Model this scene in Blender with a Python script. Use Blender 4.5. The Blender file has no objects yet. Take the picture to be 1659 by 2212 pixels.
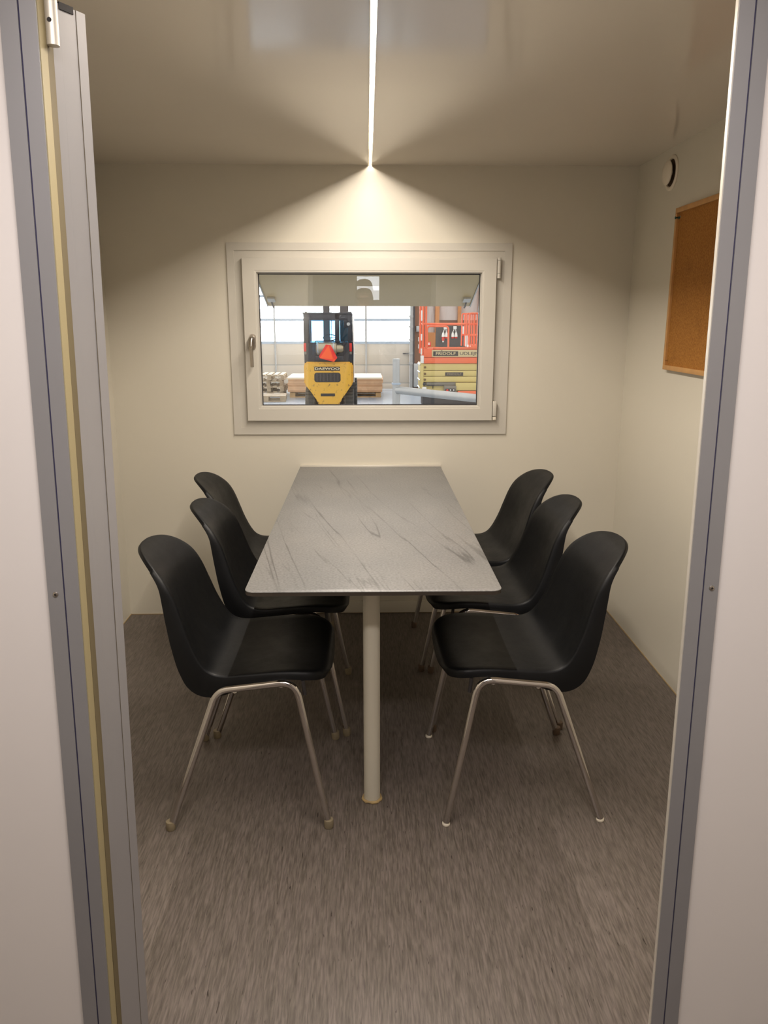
import bpy, bmesh, math, random
from mathutils import Vector, Matrix
random.seed(4)
SC = bpy.context.scene
COL = SC.collection

# ------------------------------------------------------------------ camera
CAM_H = 1.4167
F_PX, PITCH, YAW, ROLL = 1686.94, 13.8491, 1.2468, 0.0362
cam_d = bpy.data.cameras.new('camera')
cam = bpy.data.objects.new('camera', cam_d); COL.objects.link(cam)
p_, y_, r_ = [math.radians(a) for a in (PITCH, YAW, ROLL)]
fwd = Vector((math.sin(y_)*math.cos(p_), math.cos(y_)*math.cos(p_), -math.sin(p_)))
rgt = Vector((math.cos(y_), -math.sin(y_), 0)); up = rgt.cross(fwd)
r2 = math.cos(r_)*rgt + math.sin(r_)*up; u2 = -math.sin(r_)*rgt + math.cos(r_)*up
M = Matrix((r2, u2, -fwd)).transposed().to_4x4(); M.translation = (0, 0, CAM_H)
cam.matrix_world = M
cam_d.sensor_fit = 'VERTICAL'; cam_d.sensor_height = 36.0
cam_d.lens = F_PX/2212*36.0
cam_d.clip_start = 0.02; cam_d.clip_end = 200
SC.camera = cam

# ------------------------------------------------------------------ world, exposure
SC.view_settings.view_transform = 'Standard'; SC.view_settings.look = 'None'
SC.view_settings.exposure = 0.0; SC.view_settings.gamma = 1.0
SC.view_settings.use_curve_mapping = False
W = bpy.data.worlds.new('world'); SC.world = W; W.use_nodes = True
WORLD_STRENGTH = 1.4
W.node_tree.nodes['Background'].inputs[0].default_value = (1.0, 0.98, 0.96, 1)
W.node_tree.nodes['Background'].inputs[1].default_value = WORLD_STRENGTH
LED_POWER, LED_COL = 39.0, (1.0, 0.90, 0.79)
VEST_POWER, VEST_COL = 19.0, (1.0, 0.92, 0.90)
DAY_EMIT = 14.0

# ------------------------------------------------------------------ room numbers (metres)
YB, XL, XR, ZC = 3.6552, -1.1706, 1.1973, 2.0683
YF = 1.15                      # front face of the door frame
HALL_Z = -0.58

# ------------------------------------------------------------------ helpers
def lin(c):
    o = []
    for v in c[:3]:
        v = v/255.0
        o.append(v/12.92 if v <= .04045 else ((v+.055)/1.055)**2.4)
    return (*o, 1)

def mat(name, rgb, rough=.5, metal=0.0, spec=.5, var=0.0, vscale=12, bump=0.0, bscale=60, emit=None, estr=0.0, coat=0.0):
    m = bpy.data.materials.new(name); m.use_nodes = True
    nt = m.node_tree; b = nt.nodes['Principled BSDF']
    b.inputs['Base Color'].default_value = lin(rgb)
    b.inputs['Roughness'].default_value = rough; b.inputs['Metallic'].default_value = metal
    b.inputs['Specular IOR Level'].default_value = spec
    b.inputs['Coat Weight'].default_value = coat
    tc = nt.nodes.new('ShaderNodeTexCoord')
    if var:
        n = nt.nodes.new('ShaderNodeTexNoise'); n.inputs['Scale'].default_value = vscale; n.inputs['Detail'].default_value = 5
        nt.links.new(tc.outputs['Object'], n.inputs['Vector'])
        r = nt.nodes.new('ShaderNodeValToRGB')
        c = lin(rgb)
        r.color_ramp.elements[0].color = tuple(max(0, v*(1-var)) for v in c[:3])+(1,)
        r.color_ramp.elements[1].color = tuple(min(1, v*(1+var)) for v in c[:3])+(1,)
        r.color_ramp.elements[0].position = .3; r.color_ramp.elements[1].position = .7
        nt.links.new(n.outputs['Fac'], r.inputs['Fac']); nt.links.new(r.outputs['Color'], b.inputs['Base Color'])
    if bump:
        n2 = nt.nodes.new('ShaderNodeTexNoise'); n2.inputs['Scale'].default_value = bscale; n2.inputs['Detail'].default_value = 3
        nt.links.new(tc.outputs['Object'], n2.inputs['Vector'])
        bp = nt.nodes.new('ShaderNodeBump'); bp.inputs['Strength'].default_value = bump; bp.inputs['Distance'].default_value = .002
        nt.links.new(n2.outputs['Fac'], bp.inputs['Height']); nt.links.new(bp.outputs['Normal'], b.inputs['Normal'])
    if emit:
        b.inputs['Emission Color'].default_value = (*emit, 1); b.inputs['Emission Strength'].default_value = estr
    return m

def obj(name, bm, m, parent=None, smooth=True, loc=None):
    me = bpy.data.meshes.new(name)
    bmesh.ops.recalc_face_normals(bm, faces=bm.faces)
    bm.to_mesh(me); bm.free()
    if m: me.materials.append(m)
    if smooth:
        me.polygons.foreach_set('use_smooth', [True]*len(me.polygons))
        me.set_sharp_from_angle(angle=math.radians(38))
    o = bpy.data.objects.new(name, me); COL.objects.link(o)
    if parent: o.parent = parent
    if loc: o.location = loc
    return o

def tag(o, label=None, cat=None, group=None, kind=None):
    if label: o['label'] = label
    if cat: o['category'] = cat
    if group: o['group'] = group
    if kind: o['kind'] = kind
    return o

def empty(name, loc=(0, 0, 0), rz=0.0):
    o = bpy.data.objects.new(name, None); COL.objects.link(o)
    o.location = loc; o.rotation_euler = (0, 0, rz); o.empty_display_size = .1
    return o

def BM(): return bmesh.new()

def box(bm, x0, x1, y0, y1, z0, z1, bev=0.0, seg=2):
    vs = [bm.verts.new(c) for c in [(x0,y0,z0),(x1,y0,z0),(x1,y1,z0),(x0,y1,z0),(x0,y0,z1),(x1,y0,z1),(x1,y1,z1),(x0,y1,z1)]]
    fs = [bm.faces.new([vs[i] for i in q]) for q in [(3,2,1,0),(4,5,6,7),(0,1,5,4),(1,2,6,5),(2,3,7,6),(3,0,4,7)]]
    if bev:
        es = {e for f in fs for e in f.edges}
        bmesh.ops.bevel(bm, geom=list(es), offset=bev, segments=seg, affect='EDGES', profile=.5)
    return bm

def prism(bm, bot, top, z0=None, z1=None):
    """closed prism between two rings of equal length (3-D points, or 2-D with z0,z1)"""
    if z0 is not None:
        bot = [(p[0], p[1], z0) for p in bot]; top = [(p[0], p[1], z1) for p in top]
    a = [bm.verts.new(p) for p in bot]; b = [bm.verts.new(p) for p in top]; n = len(a)
    bm.faces.new(a[::-1]); bm.faces.new(b)
    for i in range(n):
        bm.faces.new([a[i], a[(i+1) % n], b[(i+1) % n], b[i]])
    return bm

def extrude_y(bm, ring, y0, y1):
    """ring of (x, z) extruded along Y"""
    return prism(bm, [(x, y0, z) for x, z in ring], [(x, y1, z) for x, z in ring])

def tube(bm, pts, r, seg=10, cap=True):
    pts = [Vector(p) for p in pts]; n = len(pts)
    rr = r if isinstance(r, (list, tuple)) else [r]*n
    T = []
    for i in range(n):
        a = pts[max(0, i-1)]; b = pts[min(n-1, i+1)]; T.append((b-a).normalized())
    ref = Vector((0, 0, 1)) if abs(T[0].z) < .9 else Vector((1, 0, 0))
    U = (ref - T[0]*ref.dot(T[0])).normalized(); rings = []
    for i in range(n):
        U = (U - T[i]*U.dot(T[i])).normalized(); V = T[i].cross(U)
        rings.append([bm.verts.new(pts[i] + rr[i]*(math.cos(2*math.pi*k/seg)*U + math.sin(2*math.pi*k/seg)*V)) for k in range(seg)])
    for i in range(n-1):
        for k in range(seg):
            bm.faces.new([rings[i][k], rings[i][(k+1) % seg], rings[i+1][(k+1) % seg], rings[i+1][k]])
    if cap:
        bm.faces.new(rings[0][::-1]); bm.faces.new(rings[-1])
    return bm

def fillet(pts, rad, n=6):
    pts = [Vector(p) for p in pts]; out = [pts[0]]
    for i in range(1, len(pts)-1):
        a, b, c = pts[i-1], pts[i], pts[i+1]
        d1 = (a-b).normalized(); d2 = (c-b).normalized()
        ang = math.acos(max(-1, min(1, d1.dot(d2))))
        t = min(rad/math.tan(ang/2), (a-b).length*.49, (c-b).length*.49)
        p1 = b+d1*t; p2 = b+d2*t
        for k in range(n+1):
            s = k/n; out.append((1-s)**2*p1 + 2*s*(1-s)*b + s*s*p2)
    out.append(pts[-1]); return out

def lathe(bm, prof, axis='z', seg=24, loc=(0, 0, 0)):
    """prof: list of (radius, height)"""
    L = Vector(loc); rings = []
    for r, h in prof:
        ring = []
        for k in range(seg):
            a = 2*math.pi*k/seg; c, s = r*math.cos(a), r*math.sin(a)
            v = {'z': (c, s, h), 'x': (h, c, s), 'y': (s, h, c)}[axis]
            ring.append(bm.verts.new(L+Vector(v)))
        rings.append(ring)
    for i in range(len(rings)-1):
        for k in range(seg):
            bm.faces.new([rings[i][k], rings[i][(k+1) % seg], rings[i+1][(k+1) % seg], rings[i+1][k]])
    bm.faces.new(rings[0][::-1]); bm.faces.new(rings[-1])
    return bm

def rrect(x0, x1, z0, z1, r, n=5):
    out = []
    for cx, cz, a0 in ((x1-r, z1-r, 0), (x0+r, z1-r, 90), (x0+r, z0+r, 180), (x1-r, z0+r, 270)):
        for k in range(n+1):
            a = math.radians(a0+90*k/n); out.append((cx+r*math.cos(a), cz+r*math.sin(a)))
    return out

def frame_bm(bm, x0, x1, z0, z1, w, y0, y1, bev=0.0, wi=None):
    """rectangular picture-frame ring in the XZ plane, from y0 (front) to y1, mitred"""
    o = [(x0, z0), (x1, z0), (x1, z1), (x0, z1)]
    i_ = [(x0+w, z0+w), (x1-w, z0+w), (x1-w, z1-w), (x0+w, z1-w)]
    for k in range(4):
        a, b, c, d = o[k], o[(k+1) % 4], i_[(k+1) % 4], i_[k]
        prism(bm, [(p[0], y1, p[1]) for p in (a, b, c, d)], [(p[0], y0, p[1]) for p in (a, b, c, d)])
    bmesh.ops.remove_doubles(bm, verts=bm.verts, dist=1e-5)
    # drop inner mitre faces that doubled
    seen = {}
    for f in list(bm.faces):
        key = tuple(sorted(v.index for v in f.verts))
    return bm

def text(name, body, m, size, parent, loc, rot, extr=.001, sx=1.0, align='CENTER', offset=0.0):
    cu = bpy.data.curves.new(name, 'FONT'); cu.body = body; cu.size = size; cu.extrude = extr
    cu.align_x = align; cu.align_y = 'CENTER'; cu.offset = offset; cu.resolution_u = 4
    t = bpy.data.objects.new('tmp', cu); COL.objects.link(t)
    dg = bpy.context.evaluated_depsgraph_get()
    me = bpy.data.meshes.new_from_object(t.evaluated_get(dg)); me.name = name
    bpy.data.objects.remove(t)
    me.materials.clear(); me.materials.append(m)
    o = bpy.data.objects.new(name, me); COL.objects.link(o)
    o.parent = parent; o.location = loc; o.rotation_euler = rot; o.scale = (sx, 1, 1)
    return o
FACE = (math.radians(90), 0, 0)      # text standing up and facing -Y

# ------------------------------------------------------------------ materials
def streak_floor():
    m = mat('vinyl_floor', (110, 100, 92), rough=.42, spec=.35)
    nt = m.node_tree; b = nt.nodes['Principled BSDF']; tc = nt.nodes.new('ShaderNodeTexCoord')
    def layer(sx, sy, det, lo, hi, c0, c1, dist=.4):
        mp = nt.nodes.new('ShaderNodeMapping'); mp.inputs['Scale'].default_value = (sx, sy, 1)
        nt.links.new(tc.outputs['Object'], mp.inputs['Vector'])
        n = nt.nodes.new('ShaderNodeTexNoise'); n.inputs['Scale'].default_value = 1; n.inputs['Detail'].default_value = det
        n.inputs['Distortion'].default_value = dist
        nt.links.new(mp.outputs['Vector'], n.inputs['Vector'])
        r = nt.nodes.new('ShaderNodeValToRGB'); r.color_ramp.elements[0].position = lo; r.color_ramp.elements[1].position = hi
        r.color_ramp.elements[0].color = lin(c0); r.color_ramp.elements[1].color = lin(c1)
        nt.links.new(n.outputs['Fac'], r.inputs['Fac']); return r
    a = layer(230, 20, 3, .32, .68, (72, 65, 59), (128, 118, 110))
    c = layer(75, 7, 2, .35, .65, (89, 82, 74), (114, 104, 99))
    d = layer(190, 26, 2, .69, .75, (255, 255, 255), (96, 86, 78))
    mx = nt.nodes.new('ShaderNodeMixRGB'); mx.inputs[0].default_value = .45
    nt.links.new(a.outputs['Color'], mx.inputs[1]); nt.links.new(c.outputs['Color'], mx.inputs[2])
    ml = nt.nodes.new('ShaderNodeMixRGB'); ml.blend_type = 'MULTIPLY'; ml.inputs[0].default_value = .8
    nt.links.new(mx.outputs['Color'], ml.inputs[1]); nt.links.new(d.outputs['Color'], ml.inputs[2])
    nt.links.new(ml.outputs['Color'], b.inputs['Base Color'])
    bp = nt.nodes.new('ShaderNodeBump'); bp.inputs['Strength'].default_value = .15; bp.inputs['Distance'].default_value = .001
    nt.links.new(a.outputs['Color'], bp.inputs['Height']); nt.links.new(bp.outputs['Normal'], b.inputs['Normal'])
    return m

def stone_top():
    m = mat('slate_laminate', (150, 149, 146), rough=.42, spec=.4)
    nt = m.node_tree; b = nt.nodes['Principled BSDF']; tc = nt.nodes.new('ShaderNodeTexCoord')
    def noise(scale, rot, sc, det, dist=0.0, rgh=.5):
        mp = nt.nodes.new('ShaderNodeMapping'); mp.vector_type = 'TEXTURE'; mp.inputs['Rotation'].default_value = (0, 0, math.radians(rot)); mp.inputs['Scale'].default_value = tuple(1/v for v in sc)
        nt.links.new(tc.outputs['Object'], mp.inputs['Vector'])
        n = nt.nodes.new('ShaderNodeTexNoise'); n.inputs['Scale'].default_value = scale; n.inputs['Detail'].default_value = det
        n.inputs['Distortion'].default_value = dist; n.inputs['Roughness'].default_value = rgh
        nt.links.new(mp.outputs['Vector'], n.inputs['Vector']); return n
    def ramp(src, stops):
        r = nt.nodes.new('ShaderNodeValToRGB')
        while len(r.color_ramp.elements) < len(stops): r.color_ramp.elements.new(.5)
        for e, (p, c) in zip(r.color_ramp.elements, stops): e.position = p; e.color = (c, c, c, 1) if not isinstance(c, tuple) else c
        nt.links.new(src.outputs['Fac'], r.inputs['Fac']); return r
    def mul(a, c, f):
        x = nt.nodes.new('ShaderNodeMixRGB'); x.blend_type = 'MULTIPLY'; x.inputs[0].default_value = f
        nt.links.new(a.outputs['Color'], x.inputs[1]); nt.links.new(c.outputs['Color'], x.inputs[2]); return x
    base = ramp(noise(3, 0, (1, 1, 1), 6), [(.3, lin((124, 124, 123))), (.7, lin((138, 136, 133)))])
    grain = ramp(noise(150, 0, (1, 1, 1), 5), [(.3, .52), (.72, 1.06)])
    v1 = ramp(noise(1, 11, (9, .55, 1), 6, .05, .36), [(.489, 1.0), (.498, .50), (.502, .55), (.509, 1.0)])
    v2 = ramp(noise(1, 14, (17, 1.0, 1), 6, .08, .42), [(.482, 1.0), (.497, .68), (.5, .70), (.510, 1.0)])
    patch = ramp(noise(5, 10, (1.4, .6, 1), 3), [(.5, 0.0), (.66, 1.0)])
    x = mul(base, grain, .7)
    y = nt.nodes.new('ShaderNodeMixRGB'); y.blend_type = 'MULTIPLY'
    nt.links.new(patch.outputs['Color'], y.inputs[0]); nt.links.new(x.outputs['Color'], y.inputs[1]); nt.links.new(v2.outputs['Color'], y.inputs[2])
    z = nt.nodes.new('ShaderNodeMixRGB'); z.blend_type = 'MULTIPLY'; patch2 = ramp(noise(2.3, 40, (1.5, .7, 1), 3), [(.40, .1), (.58, 1.0)])
    nt.links.new(patch2.outputs['Color'], z.inputs[0]); nt.links.new(y.outputs['Color'], z.inputs[1]); nt.links.new(v1.outputs['Color'], z.inputs[2])
    nt.links.new(z.outputs['Color'], b.inputs['Base Color'])
    bp = nt.nodes.new('ShaderNodeBump'); bp.inputs['Strength'].default_value = .12; bp.inputs['Distance'].default_value = .001
    nt.links.new(grain.outputs['Color'], bp.inputs['Height']); nt.links.new(bp.outputs['Normal'], b.inputs['Normal'])
    return m

def black_shell():
    m = mat('black_plastic', (7, 8, 10), rough=.5, spec=.24, bump=.12, bscale=260)
    nt = m.node_tree; b = nt.nodes['Principled BSDF']; tc = nt.nodes.new('ShaderNodeTexCoord')
    n = nt.nodes.new('ShaderNodeTexNoise'); n.inputs['Scale'].default_value = 9; n.inputs['Detail'].default_value = 9; n.inputs['Roughness'].default_value = .7
    nt.links.new(tc.outputs['Object'], n.inputs['Vector'])
    r = nt.nodes.new('ShaderNodeValToRGB'); r.color_ramp.elements[0].position = .35; r.color_ramp.elements[1].position = .75
    r.color_ramp.elements[0].color = (.40, .40, .40, 1); r.color_ramp.elements[1].color = (.56, .56, .56, 1)
    nt.links.new(n.outputs['Fac'], r.inputs['Fac']); nt.links.new(r.outputs['Color'], b.inputs['Roughness'])
    return m

def brushed(name, rgb, rough):
    m = mat(name, rgb, rough=rough, metal=.4, spec=.5, var=.04, vscale=3)
    return m

def glass_mat(name, refl, tint=(1, 1, 1)):
    """clear pane: see-through, with the mirror share a double-glazed window shows"""
    m = bpy.data.materials.new(name); m.use_nodes = True; nt = m.node_tree
    for n in list(nt.nodes): nt.nodes.remove(n)
    out = nt.nodes.new('ShaderNodeOutputMaterial'); mix = nt.nodes.new('ShaderNodeMixShader')
    tr = nt.nodes.new('ShaderNodeBsdfTransparent'); gl = nt.nodes.new('ShaderNodeBsdfGlossy')
    tr.inputs[0].default_value = (*tint, 1); gl.inputs['Roughness'].default_value = 0.0
    fr = nt.nodes.new('ShaderNodeFresnel'); fr.inputs['IOR'].default_value = 1.5
    ma = nt.nodes.new('ShaderNodeMath'); ma.operation = 'MULTIPLY'; ma.inputs[1].default_value = refl; ma.use_clamp = True
    nt.links.new(fr.outputs[0], ma.inputs[0]); nt.links.new(ma.outputs[0], mix.inputs[0])
    nt.links.new(tr.outputs[0], mix.inputs[1]); nt.links.new(gl.outputs[0], mix.inputs[2]); nt.links.new(mix.outputs[0], out.inputs[0])
    return m

def cork():
    m = mat('cork', (172, 118, 55), rough=.85, spec=.15, bump=.5, bscale=300)
    nt = m.node_tree; b = nt.nodes['Principled BSDF']; tc = nt.nodes.new('ShaderNodeTexCoord')
    n = nt.nodes.new('ShaderNodeTexNoise'); n.inputs['Scale'].default_value = 160; n.inputs['Detail'].default_value = 6
    nt.links.new(tc.outputs['Object'], n.inputs['Vector'])
    r = nt.nodes.new('ShaderNodeValToRGB'); r.color_ramp.elements[0].position = .3; r.color_ramp.elements[1].position = .7
    r.color_ramp.elements[0].color = lin((142, 93, 41)); r.color_ramp.elements[1].color = lin((176, 123, 60))
    nt.links.new(n.outputs['Fac'], r.inputs['Fac'])
    n2 = nt.nodes.new('ShaderNodeTexNoise'); n2.inputs['Scale'].default_value = 9; n2.inputs['Detail'].default_value = 4
    nt.links.new(tc.outputs['Object'], n2.inputs['Vector'])
    r2_ = nt.nodes.new('ShaderNodeValToRGB'); r2_.color_ramp.elements[0].position = .28; r2_.color_ramp.elements[1].position = .42
    r2_.color_ramp.elements[0].color = (.72, .72, .7, 1); r2_.color_ramp.elements[1].color = (1, 1, 1, 1)
    nt.links.new(n2.outputs['Fac'], r2_.inputs['Fac'])
    mx = nt.nodes.new('ShaderNodeMixRGB'); mx.blend_type = 'MULTIPLY'; mx.inputs[0].default_value = .7
    nt.links.new(r.outputs['Color'], mx.inputs[1]); nt.links.new(r2_.outputs['Color'], mx.inputs[2])
    nt.links.new(mx.outputs['Color'], b.inputs['Base Color'])
    return m

def worn_paint(name, rgb, chip, amount=.62, scale=7, rough=.5):
    m = mat(name, rgb, rough=rough, spec=.4)
    nt = m.node_tree; b = nt.nodes['Principled BSDF']; tc = nt.nodes.new('ShaderNodeTexCoord')
    n = nt.nodes.new('ShaderNodeTexNoise'); n.inputs['Scale'].default_value = scale; n.inputs['Detail'].default_value = 9; n.inputs['Roughness'].default_value = .72
    nt.links.new(tc.outputs['Object'], n.inputs['Vector'])
    r = nt.nodes.new('ShaderNodeValToRGB'); r.color_ramp.elements[0].position = amount; r.color_ramp.elements[1].position = amount+.05
    r.color_ramp.elements[0].color = lin(rgb); r.color_ramp.elements[1].color = lin(chip)
    nt.links.new(n.outputs['Fac'], r.inputs['Fac']); nt.links.new(r.outputs['Color'], b.inputs['Base Color'])
    return m

MT = dict(
    floor=streak_floor(), stone=stone_top(), shell=black_shell(), cork=cork(),
    wall=mat('white_laminate_wall', (212, 206, 191), rough=.32, spec=.35, var=.012, vscale=2.5, bump=.03, bscale=14),
    partition=mat('white_partition', (228, 222, 218), rough=.5, spec=.3, var=.01, vscale=3),
    ceil=mat('glossy_white_ceiling', (222, 214, 201), rough=.11, spec=.55, var=.015, vscale=2, bump=.10, bscale=3.0),
    alu=brushed('anodised_aluminium', (157, 156, 158), .42),
    alu_light=brushed('pale_aluminium', (214, 208, 196), .4),
    groove=mat('dark_groove', (52, 48, 84), rough=.7),
    gasket=mat('cream_gasket', (162, 149, 112), rough=.6), gasket_dark=mat('olive_gasket', (112, 100, 72), rough=.7),
    leafalu=brushed('leaf_edge_aluminium', (170, 168, 169), .38),
    leaf=mat('door_leaf_white', (225, 220, 210), rough=.4),
    upvc=mat('white_upvc', (197, 192, 181), rough=.32, spec=.45), rubber=mat('black_rubber', (38, 34, 34), rough=.6),
    chrome=mat('chrome', (205, 200, 196), rough=.10, metal=1.0, var=.03, vscale=30),
    nickel=mat('satin_nickel', (190, 182, 172), rough=.28, metal=1.0),
    cap_beige=mat('beige_foot_cap', (134, 122, 98), rough=.6, var=.08, vscale=60), cap_white=mat('white_glide', (226, 218, 200), rough=.5),
    cap_brown=mat('brown_foot_cap', (92, 74, 58), rough=.6, var=.1, vscale=60),
    hpl=mat('dark_laminate_core', (50, 42, 34), rough=.55), pole=mat('cream_painted_steel', (196, 190, 174), rough=.45, spec=.4),
    sealant=mat('yellowed_sealant', (168, 144, 100), rough=.5, var=.15, vscale=40),
    floorseal=mat('floor_sealant', (168, 146, 108), rough=.6), oak=mat('oak_lath', (196, 146, 86), rough=.5, var=.1, vscale=25), pin=mat('green_pin', (16, 74, 66), rough=.3), steelpin=mat('steel_pin', (160, 160, 150), rough=.25, metal=1),
    vent=mat('white_valve', (226, 216, 198), rough=.35), ventdark=mat('valve_throat', (74, 54, 36), rough=.8),
    led=mat('led_diffuser', (255, 240, 220), rough=.6, emit=(1.0, .90, .76), estr=60.0),
    lamp=mat('lamp_diffuser', (250, 248, 245), rough=.6, emit=(1.0, .95, .92), estr=6.0),
    entrypane=mat('lit_entrance_pane', (255, 255, 255), rough=.4, emit=(.90, .95, 1.0), estr=8.0),
    glass_a=glass_mat('inner_glass', 1.0), glass_b=glass_mat('outer_glass', 1.0),
    # hall
    concrete=mat('hall_concrete', (160, 170, 180), rough=.22, spec=.5, var=.05, vscale=1.2),
    hallwall=mat('hall_plywood_wall', (150, 106, 78), rough=.7, var=.08, vscale=2), dpanel=mat('door_panel', (208, 198, 182), rough=.45, var=.03, vscale=2),
    dpane=mat('lit_window', (255, 255, 255), rough=.4, emit=(.86, .94, 1.0), estr=DAY_EMIT), drail=mat('pale_blue_rail', (176, 190, 204), rough=.4, metal=.3),
    dsteel=mat('galvanised_steel', (182, 184, 182), rough=.4, metal=.6, var=.08, vscale=6), dark=mat('dark_steel', (48, 50, 54), rough=.5),
    stud=mat('pine_stud', (190, 122, 62), rough=.6, var=.1, vscale=6), foil=mat('insulation_foil', (252, 240, 232), rough=.4, spec=.5, bump=.8, bscale=5),
    awning=mat('hatch_panel', (176, 158, 116), rough=.4, spec=.4), blackboard=mat('black_board', (52, 52, 54), rough=.5), white=mat('white_plastic', (236, 234, 226), rough=.4), red=mat('red_plastic', (214, 48, 34), rough=.4),
    yellow=worn_paint('worn_yellow_paint', (232, 180, 66), (150, 114, 58), .565, 13), cab=mat('black_cab', (40, 42, 48), rough=.35, spec=.5, var=.1, vscale=5),
    tyre=mat('tyre', (84, 82, 76), rough=.8), tank=mat('gas_tank', (176, 164, 138), rough=.35, metal=.7), tri=mat('orange_reflector', (255, 92, 22), rough=.35, emit=None), trired=mat('red_reflector', (236, 40, 20), rough=.35),
    cabglass=glass_mat('blue_cab_glass', 1.0, (.42, .74, .95)), mast=mat('mast_steel', (88, 84, 82), rough=.5, metal=.3), cream=mat('cream_letter', (250, 236, 190), rough=.5),
    orange=mat('orange_paint', (240, 112, 68), rough=.4, spec=.5), beige=mat('beige_paint', (208, 188, 116), rough=.45, var=.04, vscale=3), sign=mat('beige_sign', (206, 188, 142), rough=.5), plate=mat('black_plate', (44, 42, 40), rough=.5),
    grey=mat('grey_plastic', (120, 116, 104), rough=.5), pinsteel=mat('pivot_pin', (120, 96, 64), rough=.4, metal=.5), plylayer=mat('plywood_edge', (216, 174, 134), rough=.7, var=.1, vscale=8), plytop=mat('pale_plywood_face', (238, 224, 196), rough=.5), plylayer2=mat('plywood_edge_dark', (196, 152, 112), rough=.7, var=.1, vscale=8),
    pallet=mat('pallet_wood', (196, 160, 112), rough=.8, var=.15, vscale=9), palletdark=mat('grey_pallet_wood', (176, 158, 132), rough=.8, var=.2, vscale=9),
)

# ------------------------------------------------------------------ room shell
t_ = .06
tag(obj('floor', box(BM(), -1.6, 1.6, -1.6, YB+.1, -.06, 0), MT['floor'], smooth=False), kind='structure')
tag(obj('ceiling', box(BM(), -1.6, 1.6, -1.6, YB+.1, ZC, ZC+.08), MT['ceil'], smooth=False), kind='structure')
tag(obj('wall_left', box(BM(), XL-.1, XL, -1.6, YB+.1, -.02, ZC+.02), MT['wall'], smooth=False), kind='structure')
tag(obj('wall_right', box(BM(), XR, XR+.1, -1.6, YB+.1, -.02, ZC+.02), MT['wall'], smooth=False), kind='structure')
# back wall with the window opening
OX0, OX1, OZ0, OZ1 = -.595, .625, .918, 1.722
bm = BM(); yb1 = YB+.095
box(bm, XL-.1, OX0, YB, yb1, -.02, ZC+.02); box(bm, OX1, XR+.1, YB, yb1, -.02, ZC+.02)
box(bm, OX0, OX1, YB, yb1, -.02, OZ0); box(bm, OX0, OX1, YB, yb1, OZ1, ZC+.02)
tag(obj('wall_back', bm, MT['wall'], smooth=False), kind='structure')
# partition with the doorway (the camera looks through it)
bm = BM()
box(bm, XL-.1, -.469, YF+.006, YF+.05, 0, ZC+.01); box(bm, .53, XR+.1, YF+.006, YF+.05, 0, ZC+.01)
box(bm, -.469, .53, YF+.006, YF+.05, 1.90, ZC+.01)
tag(obj('wall_front', bm, MT['partition'], smooth=False), kind='structure')
# vestibule rear wall with the entrance door
bm = BM(); yv = -1.25
box(bm, XL-.1, -.37, yv-.06, yv, 0, ZC+.01); box(bm, .37, XR+.1, yv-.06, yv, 0, ZC+.01); box(bm, -.37, .37, yv-.06, yv, 1.98, ZC+.01)
tag(obj('wall_rear', bm, MT['partition'], smooth=False), kind='structure')
# thin sealant bead where the side walls meet the floor, and low skirting under the table
bm = BM(); box(bm, XR-.003, XR, YF+.05, YB, 0, .004); box(bm, XL, XL+.003, YF+.05, YB, 0, .004); box(bm, XL, XR, YB-.003, YB, 0, .003)
tag(obj('trim_1', bm, MT['floorseal'], smooth=False), kind='structure')
tag(obj('baseboard_back', box(BM(), -.40, .42, YB-.010, YB, .004, .064, .002), MT['wall']), kind='structure')

# ------------------------------------------------------------------ doorway frame (slightly out of plumb, as in the photo)
def lean(l0, l1, z):            # x at height z of a line given at z=0 and z=2
    return l0 + (l1-l0)*z/2
def lean_prism(bm, a, b, y0, y1, z0, z1, b2=None):
    """strip between two leaning lines a=(x0,x2), b=(x0,x2)"""
    f = lambda z: [(lean(*a, z), y0, z), (lean(*b, z), y0, z), (lean(*b, z), y1, z), (lean(*a, z), y1, z)]
    return prism(bm, f(z0), f(z1))
L1, L2, L3 = (-.5168, -.4707), (-.4907, -.4459), (-.4684, -.4230)
R1, R2, R3 = (.5159, .4919), (.5391, .5137), (.5651, .5356)
sh = lambda l, d: (l[0]+d, l[1]+d)
ZT = 1.885
jl = obj('trim_2', lean_prism(BM(), L1, L3, YF+.0035, YF+.027, 0, ZT), MT['alu'], smooth=False); tag(jl, kind='structure')
obj('face_strip', lean_prism(BM(), L1, sh(L2, -.0012), YF, YF+.0035, 0, ZT), MT['alu'], jl, smooth=False)
obj('face_strip', lean_prism(BM(), sh(L2, .0012), L3, YF, YF+.0035, 0, ZT), MT['alu'], jl, smooth=False)
obj('groove', lean_prism(BM(), sh(L2, -.0012), sh(L2, .0012), YF+.0025, YF+.0034, 0, ZT), MT['groove'], jl, smooth=False)
obj('reveal_strip', lean_prism(BM(), sh(L3, .0), sh(L3, .0012), YF+.003, YF+.027, 0, ZT), MT['gasket'], jl, smooth=False)  # warm light of the ceiling strip on the jamb reveal, put into its colour
jr = obj('trim_3', lean_prism(BM(), R1, R3, YF+.0035, YF+.009, 0, ZT), MT['alu'], smooth=False); tag(jr, kind='structure')
obj('face_strip', lean_prism(BM(), R1, sh(R2, -.0012), YF, YF+.0035, 0, ZT), MT['alu'], jr, smooth=False)
obj('face_strip', lean_prism(BM(), sh(R2, .0012), R3, YF, YF+.0035, 0, ZT), MT['alu'], jr, smooth=False)
obj('groove', lean_prism(BM(), sh(R2, -.0012), sh(R2, .0012), YF+.0025, YF+.0034, 0, ZT), MT['groove'], jr, smooth=False)
obj('reveal_strip', lean_prism(BM(), sh(R1, -.0012), R1, YF+.002, YF+.010, 0, ZT), MT['alu_light'], jr, smooth=False)  # paler than the jamb: strip light on this rim is put into the colour
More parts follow.
